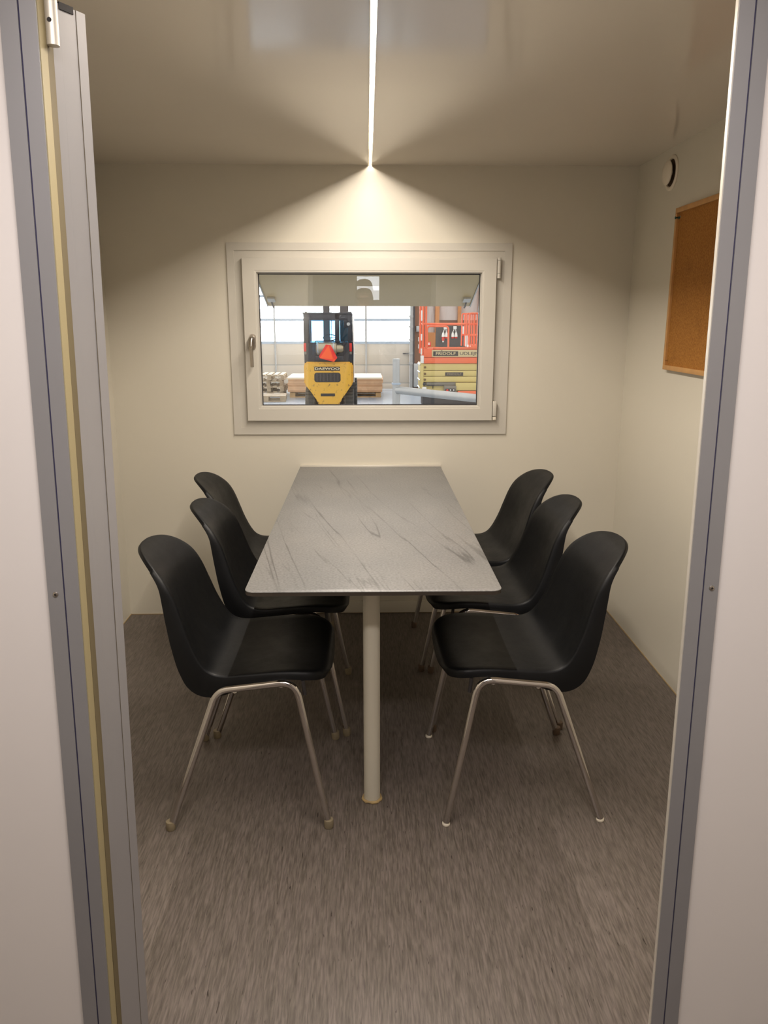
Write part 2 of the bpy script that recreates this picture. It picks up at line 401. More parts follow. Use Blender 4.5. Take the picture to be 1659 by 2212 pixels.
hd = obj('trim_4', box(BM(), -.475, .54, YF, YF+.027, ZT, ZT+.05), MT['alu'], smooth=False); tag(hd, kind='structure')
def rivet(x, z, par):
    o = obj('rivet', lathe(BM(), [(.0001, 0), (.0042, .0001), (.0042, .0008), (.0034, .0020), (.0018, .0024), (.0014, .0012), (.0001, .0011)], 'y', 16), MT['nickel'], par, loc=(x, YF, z)); o.rotation_euler = (0, 0, math.pi)
    obj('rivet_hole', lathe(BM(), [(.0001, 0), (.0013, 0), (.0013, .0018), (.0001, .0018)], 'y', 10), MT['rubber'], o)
for z in (1.0046,): rivet(lean(-.5040, -.4595, z), z, jl)
for z in (1.008,): rivet(lean(.5535, .5256, z), z, jr)

# door leaf, opened into the room; only its hinge edge faces the camera
dl = empty('door_1', (-.44, 1.2, 0)); tag(dl, kind='structure')
D, LR, LG = (-.4666, -.4226), (-.4338, -.3938), (-.4433, -.4020)
def leafbox(a, b, y0, d0, d1, z0, z1):
    """block running from edge plane y0 back along the opened leaf direction"""
    dx, dy = -.72, .69
    def ring(z):
        A, B = lean(*a, z)+.44, lean(*b, z)+.44; y = y0-1.2
        yA = y+.0520*(A-.44-lean(*D, z))/(lean(*LR, z)-lean(*D, z)); yB = y+.0520*(B-.44-lean(*D, z))/(lean(*LR, z)-lean(*D, z))
        return [(A+dx*d0, yA+dy*d0, z), (B+dx*d0, yB+dy*d0, z), (B+dx*d1, yB+dy*d1, z), (A+dx*d1, yA+dy*d1, z)]
    return prism(BM(), ring(z0), ring(z1))
obj('leaf_panel', leafbox(sh(D, .003), sh(LR, -.003), 1.2, .04, .80, .012, 1.834), MT['leaf'], dl, smooth=False)
obj('edge_profile', leafbox(D, LR, 1.2, 0, .04, .012, 1.836), MT['leafalu'], dl, smooth=False)
obj('edge_lip', leafbox(sh(LG, .0009), LR, 1.1982, 0, .002, .012, 1.836), MT['leafalu'], dl, smooth=False)
obj('edge_lip', leafbox(D, sh(D, .0075), 1.1988, 0, .0014, .012, 1.836), MT['leafalu'], dl, smooth=False)
obj('edge_groove', leafbox(LG, sh(LG, .0007), 1.1996, 0, .0003, .012, 1.836), MT['gasket_dark'], dl, smooth=False)
obj('end_cap', leafbox(sh(D, .008), sh(LG, -.001), 1.1965, 0, .004, 1.829, 1.838), MT['rubber'], dl, smooth=False)
tag(obj('trim_5', lean_prism(BM(), sh(D, -.02), sh(D, .0005), YF+.0275, YF+.049, 0, ZT), MT['gasket_dark'], smooth=False), kind='structure')
# hinge knuckle between jamb and leaf at the top
hg = tag(obj('trim_6', tube(BM(), [(lean(-.4585, -.4150, 1.774), YF+.030, 1.774), (lean(-.4585, -.4150, 1.87), YF+.030, 1.87)], .0085, 16), MT['alu_light']), kind='structure')
obj('screw', lathe(BM(), [(.0001, 0), (.0030, 0), (.0030, .0012), (.0012, .0014), (.0001, .0004)], 'y', 12), MT['rubber'], hg, loc=(lean(-.4585, -.4150, 1.803), YF+.0212, 1.803))
for z in (1.285, .30):
    obj('screw', lathe(BM(), [(.0001, 0), (.0018, 0), (.0018, .002), (.0001, .002)], 'y', 10), MT['rubber'], dl, loc=(lean(*D, z)+.44-.002, YF+.026-1.2, z))

# ------------------------------------------------------------------ window in the back wall
win = empty('window_1', (0, YB, 0)); tag(win, kind='structure')
def wobj(n, bm, m, smooth=False): return obj(n, bm, m, win, smooth)
SX0, SX1, SZ0, SZ1 = -.5518, .5815, .9600, 1.6815      # sash outline
GX0, GX1, GZ0, GZ1 = -.4845, .5122, 1.0290, 1.6150      # visible glass
wobj('trim_flange', frame_bm(BM(), -.6202, .6519, .8936, 1.747, .033, -.009, 0), MT['upvc'])
wobj('window_frame', frame_bm(BM(), -.588, .620, .926, 1.715, .062, -.005, .06), MT['upvc'])
def mitre_rail(a, b, c, d, y0, y1, ch=.006):
    """one sash rail: a,b outer corners, c,d inner; front edge chamfered towards the glass"""
    bm = BM()
    mid = lambda p, q, s: (p[0]+(q[0]-p[0])*s, p[1]+(q[1]-p[1])*s)
    s1 = .985; a1, b1 = mid(a, d, 1-s1), mid(b, c, 1-s1)
    d1, c1 = mid(a, d, .80), mid(b, c, .80)
    sect = [(a, b, y1), (a, b, y0+.002), (a1, b1, y0), (d1, c1, y0), (mid(a, d, .815), mid(b, c, .815), y0+.0012), (mid(a, d, .92), mid(b, c, .92), y0+.002), (d, c, y0+.022), (d, c, y1)]
    A = [bm.verts.new((p[0], y, p[1])) for p, q, y in sect]; B = [bm.verts.new((q[0], y, q[1])) for p, q, y in sect]
    n = len(sect)
    for i in range(n): bm.faces.new([A[i], A[(i+1) % n], B[(i+1) % n], B[i]])
    bm.faces.new(A[::-1]); bm.faces.new(B)
    return bm
so = [(SX0, SZ0), (SX1, SZ0), (SX1, SZ1), (SX0, SZ1)]; si = [(GX0, GZ0), (GX1, GZ0), (GX1, GZ1), (GX0, GZ1)]
for k in range(4):
    wobj('sash_rail', mitre_rail(so[k], so[(k+1) % 4], si[(k+1) % 4], si[k], -.030, .034), MT['upvc'])
wobj('glazing_gasket', frame_bm(BM(), GX0-.002, GX1+.002, GZ0-.002, GZ1+.002, .0055, -.006, .006), MT['rubber'])
pa = wobj('pane', box(BM(), GX0-.001, GX1+.001, 0, .004, GZ0-.001, GZ1+.001), MT['glass_a'])
pb = wobj('pane', box(BM(), GX0-.001, GX1+.001, -.002, .002, -.2925, .2925), MT['glass_b'])
pb.location = (0, .022, (GZ0+GZ1)/2); pb.rotation_euler = (math.radians(-.56), 0, 0)
# handle
hb = wobj('handle', extrude_y(BM(), rrect(-.0155+-.5128, .0125-.5128, 1.286, 1.352, .012), -.040, -.030), MT['nickel'], True)
bm = BM()
path = fillet([(-.516, -.040, 1.337), (-.516, -.072, 1.335), (-.517, -.078, 1.30), (-.5165, -.070, 1.208)], .02, 6)
tube(bm, path, [.011]*2+[.0105]*(len(path)-4)+[.0085, .0075], 12)
obj('lever', bm, MT['nickel'], hb)
# hinges
h1 = wobj('hinge', BM(), MT['upvc']); bm = BM()
for z0, z1 in ((1.672, 1.684), (1.6175, 1.671), (1.5955, 1.6165)): tube(bm, [(.5925, -.024, z0), (.5925, -.024, z1)], .0080, 14)
box(bm, .580, .590, -.022, 0, 1.602, 1.678); bm.to_mesh(h1.data); bm.free()
bm = BM(); box(bm, .5835, .6005, -.036, -.006, .979, 1.0485, .003); h2 = wobj('hinge', bm, MT['upvc'], True)
wobj('hinge_pin', box(BM(), .5850, .6000, -.032, -.006, .9615, .9765, .002), MT['cap_white'], True)

# ------------------------------------------------------------------ lamps of the place
led = empty('light_strip', (.018, 0, ZC)); tag(led, 'thin glowing warm white light strip running along the middle of the ceiling', 'ceiling light')
CW, CD, TW = .0072, .0050, .0024          # half channel width, depth, half tape width
bm = BM(); y0, y1 = YF+.055, YB-.003
box(bm, -CW-.0012, CW+.0012, y0, y1, -.0008, -.0001); box(bm, -CW-.0012, -CW, y0, y1, -.0008-CD, -.0008); box(bm, CW, CW+.0012, y0, y1, -.0008-CD, -.0008)
obj('profile', bm, MT['alu_light'], led, smooth=False)
obj('tape', box(BM(), -TW, TW, y0+.01, YB-.008, -.0014, -.0008), MT['led'], led, smooth=False)
la = bpy.data.lights.new('strip_lamp', 'AREA'); la.shape = 'RECTANGLE'; la.size = 2*TW; la.size_y = YB-.34-y0-.01
la.energy = LED_POWER; la.color = LED_COL
lo = bpy.data.objects.new('strip_lamp', la); COL.objects.link(lo); lo.parent = led; lo.location = (0, (YB-.34+y0+.01)/2, -.0016)

vl = empty('ceiling_lamp', (0, .42, ZC)); tag(vl, 'flat white rectangular ceiling lamp in the entrance behind the doorway', 'ceiling light')
obj('lamp_body', box(BM(), -.55, .55, -.09, .09, -.03, 0, .008), MT['upvc'], vl)
obj('lamp_diffuser', box(BM(), -.53, .53, -.075, .075, -.038, -.029, .003), MT['lamp'], vl)
la = bpy.data.lights.new('entrance_lamp', 'AREA'); la.shape = 'RECTANGLE'; la.size = 1.05; la.size_y = .15; la.energy = VEST_POWER; la.color = VEST_COL
lo = bpy.data.objects.new('entrance_lamp', la); COL.objects.link(lo); lo.parent = vl; lo.location = (0, 0, -.040)

# entrance door with its small two-pane window (seen only as a reflection in the glass)
ed = empty('door_2', (0, yv-.05, 0)); tag(ed, kind='structure')
bm = BM(); wx0, wx1, wz0, wz1 = -.10, .135, 1.716, 1.857
box(bm, -.37, wx0, 0, .045, .005, 1.975); box(bm, wx1, .37, 0, .045, .005, 1.975); box(bm, wx0, wx1, 0, .045, .005, wz0); box(bm, wx0, wx1, 0, .045, wz1, 1.975)
obj('door_leaf', bm, MT['partition'], ed, smooth=False)
bm = BM(); frame_bm(bm, wx0-.01, wx1+.01, wz0-.01, wz1+.01, .01, .050, .0)
obj('pane_frame', bm, MT['alu'], ed, smooth=False)
obj('pane', box(BM(), wx0, wx1, .012, .018, wz0, wz1), MT['entrypane'], ed, smooth=False)

# ------------------------------------------------------------------ table
TX0, TX1, TY0, TZ = -.3174, .3476, 1.8962, .74
tb = empty('table', (.015, 2.75, 0)); tag(tb, 'long grey slate-look table on one cream pole, its far end fixed to the wall', 'table')
def table_ring(ins, r):
    x0, x1, y0, y1 = TX0+ins-.015, TX1-ins-.015, TY0+ins-2.75, YB-.006-2.75
    ring = [(x1, y1), (x0, y1)]
    for cx, cy, a0 in ((x0+r, y0+r, 180), (x1-r, y0+r, 270)):
        for k in range(7):
            a = math.radians(a0+15*k); ring.append((cx+r*math.cos(a), cy+r*math.sin(a)))
    return ring
bm = BM(); prism(bm, table_ring(.0004, .026), table_ring(.0004, .026), TZ-.0125, TZ-.0025); obj('edge_core', bm, MT['hpl'], tb)
bm = BM(); a = table_ring(0, .026); b = table_ring(.0016, .0245)
prism(bm, [(x, y, TZ-.0026) for x, y in a], [(x, y, TZ-.0012) for x, y in a])
prism(bm, [(x, y, TZ-.0012) for x, y in a], [(x, y, TZ) for x, y in b]); obj('tabletop', bm, MT['stone'], tb)
obj('wall_rail', box(BM(), TX0-.015+.002, TX1-.015+.002, YB-.0155-2.75, YB-2.75-.0005, TZ-.02, TZ+.008, .0015), MT['alu_light'], tb)
obj('pole', lathe(BM(), [(.0245, .001), (.0245, TZ-.018), (.0245, TZ-.0125)], 'z', 32, (.010-.015, 2.1015-2.75, 0)), MT['pole'], tb)
obj('mounting_plate', lathe(BM(), [(.05, TZ-.018), (.05, TZ-.0125)], 'z', 32, (.010-.015, 2.1015-2.75, 0)), MT['pole'], tb)
bm = BM(); ring = []
for k in range(28):
    a = 2*math.pi*k/28; rr = .0268+random.uniform(-.001, .0022); ring.append(Vector((.010-.015+rr*math.cos(a), 2.1015-2.75+rr*math.sin(a), .004)))
ring.append(ring[0]); tube(bm, ring, [random.uniform(.0035, .0052) for _ in ring], 8, cap=False)
obj('sealant_ring', bm, MT['sealant'], tb)

# ------------------------------------------------------------------ chairs
def catmull(P, n):
    out = []; m = len(P)
    for i in range(n+1):
        s = i/n*(m-1); k = min(int(s), m-2); t = s-k
        p0, p1, p2, p3 = P[max(0, k-1)], P[k], P[k+1], P[min(m-1, k+2)]
        out.append(tuple(.5*((2*p1[j])+(-p0[j]+p2[j])*t+(2*p0[j]-5*p1[j]+4*p2[j]-p3[j])*t*t+(-p0[j]+3*p1[j]-3*p2[j]+p3[j])*t**3) for j in range(len(p1))))
    return out
# along the side edge, from the front lip over the seat up the back: u, z, half width, flange depth, dish of the middle
SHELL = [(.236,.428,.205,.020,.002),(.228,.449,.207,.020,.004),(.205,.462,.209,.022,.008),(.160,.470,.211,.022,.013),(.090,.472,.213,.022,.016),
         (.000,.465,.213,.032,.016),(-.060,.461,.212,.056,.012),(-.098,.471,.211,.074,.010),(-.124,.499,.209,.064,.012),(-.150,.553,.202,.052,.018),
         (-.170,.612,.192,.044,.022),(-.191,.672,.182,.034,.020),(-.215,.715,.176,.020,.014),(-.246,.748,.171,.012,.008),(-.280,.773,.167,.008,.004),(-.314,.788,.164,.006,.003)]
def shell_bm():
    fine = catmull(SHELL, 300); S = [0]
    for a, b in zip(fine, fine[1:]): S.append(S[-1]+math.hypot(b[0]-a[0], b[1]-a[1]))
    Lg = S[-1]
    def at(s):
        s = max(0, min(Lg, s)); k = max(i for i in range(len(S)) if S[i] <= s+1e-9); k = min(k, len(S)-2)
        t = (s-S[k])/max(1e-9, S[k+1]-S[k]); return [fine[k][j]*(1-t)+fine[k+1][j]*t for j in range(5)]
    LF, NF, LT, NT = .100, 2.35, .165, 2.3
    def hw(s):
        w = at(s)[2]
        if s < LF: w *= max(0, 1-(1-s/LF)**NF)**(1/NF)
        if s > Lg-LT: w *= max(0, 1-((s-(Lg-LT))/LT)**NT)**(1/NT)
        return w
    N, K = 150, 18; bm = BM(); rows = []
    for i in range(N+1):
        q_ = i/N; s = Lg*(.35*q_+.65*.5*(1-math.cos(math.pi*q_))); u, z, w0, fl, dish = at(s); w = hw(s)
        e = 1e-3; a, b = at(s-e), at(s+e); T = Vector((b[0]-a[0], 0, b[1]-a[1])).normalized(); Nn = Vector((T.z, 0, -T.x))
        # outline normal (arc direction, lateral)
        ds = 2e-3; s0, s1 = max(0, s-ds), min(Lg, s+ds); dw = hw(s1)-hw(s0); da = s1-s0
        if i == 0: oa, ol = -1.0, 0.0
        elif i == N: oa, ol = 1.0, 0.0
        else:
            q = math.hypot(dw, da); oa, ol = -dw/q, da/q
        C = Vector((u, 0, z)); row = []
        fls = [(.0, .0), (.0035, .0012), (.0065, .006), (.0085, .55*fl), (.0100, fl)]
        if fl < .012: fls = [(.0, .0), (.0025, .0008), (.0045, .003), (.0055, .6*fl+.001), (.006, fl+.001)]
        prof = []
        for sg in (-1, 1):
            col = []
            for o_, d_ in fls:
                p = C + Vector((0, sg*w, 0)) + T*(oa*o_) + Vector((0, sg*ol*o_, 0)) - Nn*d_
                col.append(p)
            prof.append(col)
        mid = []
        for k in range(1, K):
            q = -1+2*k/K; mid.append(C + Vector((0, q*w, 0)) - Nn*dish*(1-q*q)*(w/w0))
        pts = prof[0][::-1] + mid + prof[1]
        rows.append([bm.verts.new(p) for p in pts])
    for i in range(N):
        for k in range(len(rows[0])-1):
            try: bm.faces.new([rows[i][k], rows[i+1][k], rows[i+1][k+1], rows[i][k+1]])
            except ValueError: pass
    bmesh.ops.remove_doubles(bm, verts=bm.verts, dist=2e-4)
    bmesh.ops.dissolve_degenerate(bm, edges=bm.edges, dist=1e-5)
    # wall thickness
    bmesh.ops.recalc_face_normals(bm, faces=bm.faces)
    g = bmesh.ops.solidify(bm, geom=list(bm.faces), thickness=.0035)
    return bm

def make_chair(caps):
    root = empty('shell_chair')
    sh_ = obj('seat_shell', shell_bm(), MT['shell'], root)
    sh_.data.set_sharp_from_angle(angle=math.radians(60))
    for sg in (-1, 1):
        pts = fillet([(-.226, .245*sg, .010), (-.079, .229*sg, .424), (.138, .229*sg, .449), (.2235, .245*sg, .010)], .052, 8)
        fr = obj('leg_frame', tube(BM(), pts, .0100, 14), MT['chrome'], root)
        for e, (x, dx) in enumerate(((-.226, -.0035), (.2235, .0022))):
            kind = caps[(0 if sg < 0 else 2)+e]
            if kind == 'white': prof, mm = [(.0105, 0), (.0118, .002), (.0115, .007), (.0106, .0085)], MT['cap_white']
            else: prof, mm = [(.0118, 0), (.0132, .003), (.0136, .024), (.0129, .027), (.0104, .0276)], MT['cap_beige' if kind == 'beige' else 'cap_brown']
            obj('foot_cap', lathe(BM(), prof, 'z', 18, (x+dx*.2, .245*sg, 0)), mm, fr)
        obj('stacking_bumper', tube(BM(), [(.158, .219*sg, .447), (.163, .221*sg, .405)], .0055, 10), MT['rubber'], root)
    for u, z in ((.098, .4365), (-.030, .4215)):
        obj('cross_bar', tube(BM(), [(u, -.228, z), (u, .228, z)], .0075, 10), MT['chrome'], root)
    for u, z in ((.098, .4485), (-.030, .4385)):
        for sg in (-1, 1): obj('seat_mount', box(BM(), u-.016, u+.016, .10*sg-.022, .10*sg+.022, z-.006, z+.006, .002), MT['rubber'], root)
    return root
def copy_tree(o, parent=None):
    c = o.copy(); COL.objects.link(c)
    if parent: c.parent = parent
    for ch in [x for x in bpy.data.objects if x.parent == o]: copy_tree(ch, c)
    return c
G = 'black shell chairs around the table'
CH = [
 ('b', (-.339, 2.210), 0.0, 'black plastic shell chair with chrome legs, nearest of the three left of the table'),
 ('b', (-.303, 2.720), 0.6, 'black plastic shell chair with chrome legs, middle of the three left of the table'),
 ('b', (-.397, 3.225), 0.8, 'black plastic shell chair with chrome legs, left of the table and nearest the window wall'),
 ('w', (.4405, 2.220), 181.4, 'black shell chair on thin white foot glides, nearest of the three right of the table'),
 ('n', (.4480, 2.748), 180.8, 'black plastic shell chair with chrome legs, middle of the three right of the table'),
 ('n', (.4620, 3.236), 184.7, 'black plastic shell chair with chrome legs, right of the table and nearest the window wall'),
]
PROTO = {}
CAPS = {'b': ('beige',)*4, 'w': ('brown', 'white', 'white', 'white'), 'n': ('brown',)*4}
for kind, (x, y), a, lab in CH:
    if kind in PROTO: o = copy_tree(PROTO[kind])
    else: o = PROTO[kind] = make_chair(CAPS[kind])
    o.location = (x, y, 0); o.rotation_euler = (0, 0, math.radians(a)); tag(o, lab, 'chair', G)

# ------------------------------------------------------------------ right wall: valve and cork board
vt = empty('air_valve', (XR, 3.258, 1.974)); tag(vt, 'round white ventilation valve high on the right wall above the cork board', 'vent')
obj('outer_ring', lathe(BM(), [(.066, 0), (.066, -.004), (.061, -.008), (.053, -.007), (.050, -.003), (.049, 0)], 'x', 40), MT['vent'], vt)
obj('throat', lathe(BM(), [(.050, -.0005), (.050, -.003), (.001, -.003)], 'x', 40), MT['ventdark'], vt)
obj('valve_disc', lathe(BM(), [(.012, -.003), (.014, -.014), (.044, -.016), (.046, -.020), (.040, -.026), (.018, -.029), (.001, -.030)], 'x', 40), MT['vent'], vt)

cb = empty('cork_board', (XR, 2.68, 1.526)); tag(cb, 'cork notice board in a thin oak frame hung on the right wall', 'notice board')
BH, BW, BT = .3013, .4548, .020
obj('cork_sheet', box(BM(), -.011, -.001, -BW+.012, BW-.012, -BH+.012, BH-.012), MT['cork'], cb, smooth=False)
for y0, y1, z0, z1 in ((-BW, BW, BH-.018, BH), (-BW, BW, -BH, -BH+.018), (-BW, -BW+.018, -BH+.018, BH-.018), (BW-.018, BW, -BH+.018, BH-.018)):
    obj('frame_lath', box(BM(), -BT, -.0005, y0, y1, z0, z1, .0012), MT['oak'], cb)
pn = obj('push_pin', lathe(BM(), [(.0045, -.012), (.0050, -.015), (.0026, -.017), (.0026, -.024), (.0048, -.026), (.0046, -.029), (.001, -.030)], 'x', 14), MT['pin'], loc=(XR+.001, 2.68+BW-.022, 1.526+BH-.036))
tag(pn, 'dark green push pin stuck in the top corner of the cork board', 'push pin')
pn = obj('push_pin', tube(BM(), [(-.011, 0, 0), (-.024, -.003, .003)], .0009, 8), MT['steelpin'], loc=(XR, 2.68+BW-.030, 1.526-BH+.034))
tag(pn, 'bare steel pin stuck low in the cork board near its bottom corner', 'push pin')
pn = obj('push_pin', lathe(BM(), [(.0028, -.0115), (.0032, -.0125), (.0015, -.0138), (.0003, -.014)], 'x', 12), MT['steelpin'], loc=(XR, 2.68+BW-.033, 1.526+BH-.033))
tag(pn, 'small steel thumb tack beside the green push pin on the cork board', 'push pin')

# ================================================================== the hall seen through the window
HX = 24.0
tag(obj('floor_hall', box(BM(), -14, 16, YB+.5, 23.6, HALL_Z-.1, HALL_Z), MT['concrete'], smooth=False), kind='structure')
YW = 23.2
fX = lambda zx: 0.1110+0.002122*zx      # along the far wall, right of the sectional door
fZ = lambda zy: 2.8044-0.002035*zy
gX = lambda zx: -3.1650+0.002050*zx
gZ = lambda zy: 2.8163-0.002055*zy
# sectional door
SDX0, SDX1 = -6.6, 1.268
bm = BM(); box(bm, -14, SDX0, YW, YW+.2, HALL_Z, 6.5); box(bm, SDX1+.04, 16, YW, YW+.2, HALL_Z, 6.5); box(bm, SDX0, SDX1+.04, YW, YW+.2, 4.1, 6.5)
tag(obj('wall_hall', bm, MT['hallwall'], smooth=False), kind='structure')
sd = empty('door_3', (0, YW, HALL_Z)); tag(sd, kind='structure')
zs = [HALL_Z, gZ(1600)+.0, gZ(1310), gZ(1000), gZ(684), gZ(684)+.66, gZ(684)+1.32, gZ(684)+1.98]
zs = [HALL_Z, -.40, .125, .765, 1.412, 2.06, 2.71, 3.36, 4.05]
cols = [SDX0+.0]+[gX(250)-2.70*1.0+0.0]+[gX(250), gX(250)+2.62, SDX1]
cols = [SDX0, -5.25, gX(250), -.02, SDX1]
for r in range(len(zs)-1):
    for c in range(len(cols)-1):
        x0, x1, z0, z1 = cols[c], cols[c+1], zs[r]-HALL_Z, zs[r+1]-HALL_Z
        if r in (3, 4, 5):
            obj('pane', box(BM(), x0+.03, x1-.03, .02, .03, z0+.03, z1-.04), MT['dpane'], sd, smooth=False)
        else:
            obj('door_panel', box(BM(), x0+.025, x1-.025, .0, .04, z0+.012, z1-.012, .006), MT['dpanel'], sd)
for z in zs[1:-1]:
    obj('rail', box(BM(), SDX0, SDX1, -.012 if z > .7 else .015, .045, z-HALL_Z-(.040 if z > .7 else .014), z-HALL_Z+(.032 if z > .7 else .014)), MT['drail' if z > .7 else 'dsteel'], sd, smooth=False)
for x in cols[1:-1]:
    obj('stile', box(BM(), x-.022, x+.022, -.03, .0, .0, 3.47), MT['dsteel'], sd, smooth=False)
obj('track', box(BM(), SDX1-.02, SDX1+.07, -.10, .0, 0, 3.6), MT['dsteel'], sd, smooth=False)
obj('track', box(BM(), SDX1+.075, SDX1+.115, -.16, .0, 0, 3.6), MT['dark'], sd, smooth=False)
bk = BM()
for zy in (640, 780, 960, 1150, 1290): box(bk, SDX1-.05, SDX1+.10, -.14, -.10, fZ(zy)-HALL_Z-.03, fZ(zy)-HALL_Z+.03)
obj('roller_bracket', bk, MT['dsteel'], sd, smooth=False)
obj('bolt', box(BM(), SDX1-.22, SDX1, -.06, -.02, fZ(1155)-HALL_Z-.012, fZ(1155)-HALL_Z+.012), MT['dark'], sd, smooth=False)
# stud wall with foil-wrapped insulation right of the door
YI = 23.02
for i, (a, b) in enumerate(((875, 930), (1180, 1225), (1465, 1520), (1760, 1810))):
    o = obj('trim_%d' % (10+i), box(BM(), fX(a), fX(b), YI, YW-.001, HALL_Z, 4.2), MT['stud'], smooth=False); tag(o, kind='structure')
def foil_bm(x0, x1, z0, z1):
    bm = BM(); nx, nz = 10, 14; g = []
    for i in range(nx+1):
        g.append([bm.verts.new((x0+(x1-x0)*i/nx, YI+.10-.06*math.sin(math.pi*i/nx)+random.uniform(-.02, .02), z0+(z1-z0)*k/nz)) for k in range(nz+1)])
    for i in range(nx):
        for k in range(nz): bm.faces.new([g[i][k], g[i+1][k], g[i+1][k+1], g[i][k+1]])
    bmesh.ops.solidify(bm, geom=list(bm.faces), thickness=.03); return bm
for i, (a, b, z0) in enumerate(((755, 875, 1.02), (930, 1180, 1.40), (1225, 1465, 1.40), (1520, 1760, 1.2))):
    o = obj('insulation_sheet', foil_bm(fX(a), fX(b), z0, 4.0), MT['foil'])
    tag(o, ['crumpled pale plastic insulation sheet between the lift rail and first stud', 'crumpled pale plastic insulation sheet above the left pair of plugs',
            'crumpled pale plastic insulation sheet behind the upper orange lift rails', 'crumpled pale plastic insulation sheet beyond the right window edge'][i], 'insulation', 'plastic insulation on the hall wall')
pl = tag(obj('panel_board', box(BM(), fX(740), fX(880), YI-.02, YI+.02, .5, fZ(860)), MT['stud'], smooth=False), 'plain wooden board on the hall wall left of the black plug board', 'board')
tag(obj('electric_cabinet', box(BM(), fX(590), fX(700), YI-.16, YW-.001, fZ(1620), fZ(1290), .02), MT['dsteel']), 'grey metal cabinet beside the hall door behind the scissor lift', 'cabinet')
tag(obj('switch_box', box(BM(), fX(620), fX(678), YI+.05, YW-.001, fZ(850), fZ(770), .01), MT['dsteel']), 'small grey switch box on the brown wall beside the hall door', 'switch box')
for zy in (955, 1055):
    o = tag(obj('wall_notice', box(BM(), fX(650), fX(690), YW-.02, YW-.001, fZ(zy+30), fZ(zy-30)), MT['white'], smooth=False), ['upper small white notice on the brown wall by the hall door', 'lower small white notice on the brown wall by the hall door'][zy > 1000], 'notice')
bb = empty('plug_board', (fX(1080), YI, fZ(912))); tag(bb, 'black board carrying power sockets and plugs behind the orange lift rails', 'board')
bx = lambda zx: fX(zx)-fX(1080); bz = lambda zy: fZ(zy)-fZ(912)
obj('board', box(BM(), bx(885), bx(1262), -.03, .0, bz(1055), bz(768)), MT['blackboard'], bb, smooth=False)
for i, (a, b, za, zb, d) in enumerate(((988, 1030, 815, 772, .12), (1118, 1162, 815, 772, .12), (1232, 1275, 880, 775, .12))):
    o = obj('power_socket', box(BM(), bx(a), bx(b), -d, -.031, bz(za), bz(zb), .01), MT['white'], loc=(fX(1080), YI, fZ(912)))
    tag(o, ['white power socket box above the left pair of red plugs', 'white power socket box above the right pair of red plugs', 'tall white socket box at the right edge of the black board'][i], 'socket')
for i, (zx, zt, long_) in enumerate(((983, 998, True), (1025, 1018, False), (1112, 1130, False), (1157, 1148, False))):
    pg = empty('power_plug', (fX(zx), YI-.0745, fZ(890)))
    tag(pg, ['white and red power plug hanging with a long red coupling below it', 'white and red power plug hanging second from left on the black board',
             'white and red power plug hanging third from left on the black board', 'white and red power plug hanging rightmost on the black board'][i], 'plug', 'power plugs on the black board')
    ht = fZ(812)-fZ(890)
    obj('cord', tube(BM(), fillet([(fX(zt)-fX(zx), .0, ht-.001), (0, 0, ht*.45), (0, 0, .03)], .05, 5), .012, 8), MT['white'], pg)
    obj('plug_body', lathe(BM(), [(.014, .07), (.030, .045), (.044, -.02), (.046, -.055), (.040, -.06)], 'z', 14), MT['white'], pg)
    obj('plug_tip', lathe(BM(), [(.040, -.06), (.036, -.10), (.030, -.105)] if not long_ else [(.040, -.06), (.042, -.13), (.034, -.15), (.034, -.17)], 'z', 14), MT['red'], pg)
    if long_: obj('coupling', lathe(BM(), [(.026, -.17), (.024, -.21), (.012, -.215)], 'z', 12), MT['white'], pg)

# hatch panel propped open over the outside of the window
aw = empty('hatch_panel', (.015, YB+.105, 1.736)); tag(aw, 'beige hatch flap propped open outside above the window', 'hatch')
ang = math.atan2(1.4880-1.736, 4.55-(YB+.105)); Lh = math.hypot(1.4880-1.736, 4.55-(YB+.105)); aw.rotation_euler = (ang, 0, 0)
obj('panel', box(BM(), -.566, .566, 0, Lh, 0, .03, .003), MT['awning'], aw)
obj('edge_rail', box(BM(), -.572, -.566, 0, Lh, -.004, .034), MT['dsteel'], aw, smooth=False)
obj('edge_rail', box(BM(), .566, .572, 0, Lh, -.004, .034), MT['dsteel'], aw, smooth=False)
for sg in (-1, 1):
    lt = obj('latch', box(BM(), .535*sg-.020, .535*sg+.020, Lh-.16, Lh-.10, -.012, 0, .002), MT['dsteel'], aw)
    obj('latch_hook', tube(BM(), [(.535*sg, Lh-.10, -.010), (.535*sg, Lh-.05, -.014), (.535*sg, Lh-.01, -.010)], .005, 8), MT['dark'], lt)

# pipe barrier in front of the scissor lift
br = empty('pipe_barrier', (.431, 11.6, HALL_Z)); tag(br, 'grey galvanised pipe post with a low rail branching right', 'barrier')
zt_ = .8597-HALL_Z; zf = .4984-HALL_Z
obj('post', lathe(BM(), [(.056, 0), (.056, zf), (.053, zf+.001), (.053, zt_-.006), (.047, zt_)], 'z', 24), MT['dsteel'], br)
obj('collar', lathe(BM(), [(.058, zf-.012), (.068, zf-.008), (.068, zf+.012), (.056, zf+.016)], 'z', 24), MT['drail'], br)
obj('rail', tube(BM(), [(.02, -.03, .408-HALL_Z), (1.10, -1.28, .40-HALL_Z), (2.2, -2.55, .395-HALL_Z)], .056, 18), MT['dsteel'], br)

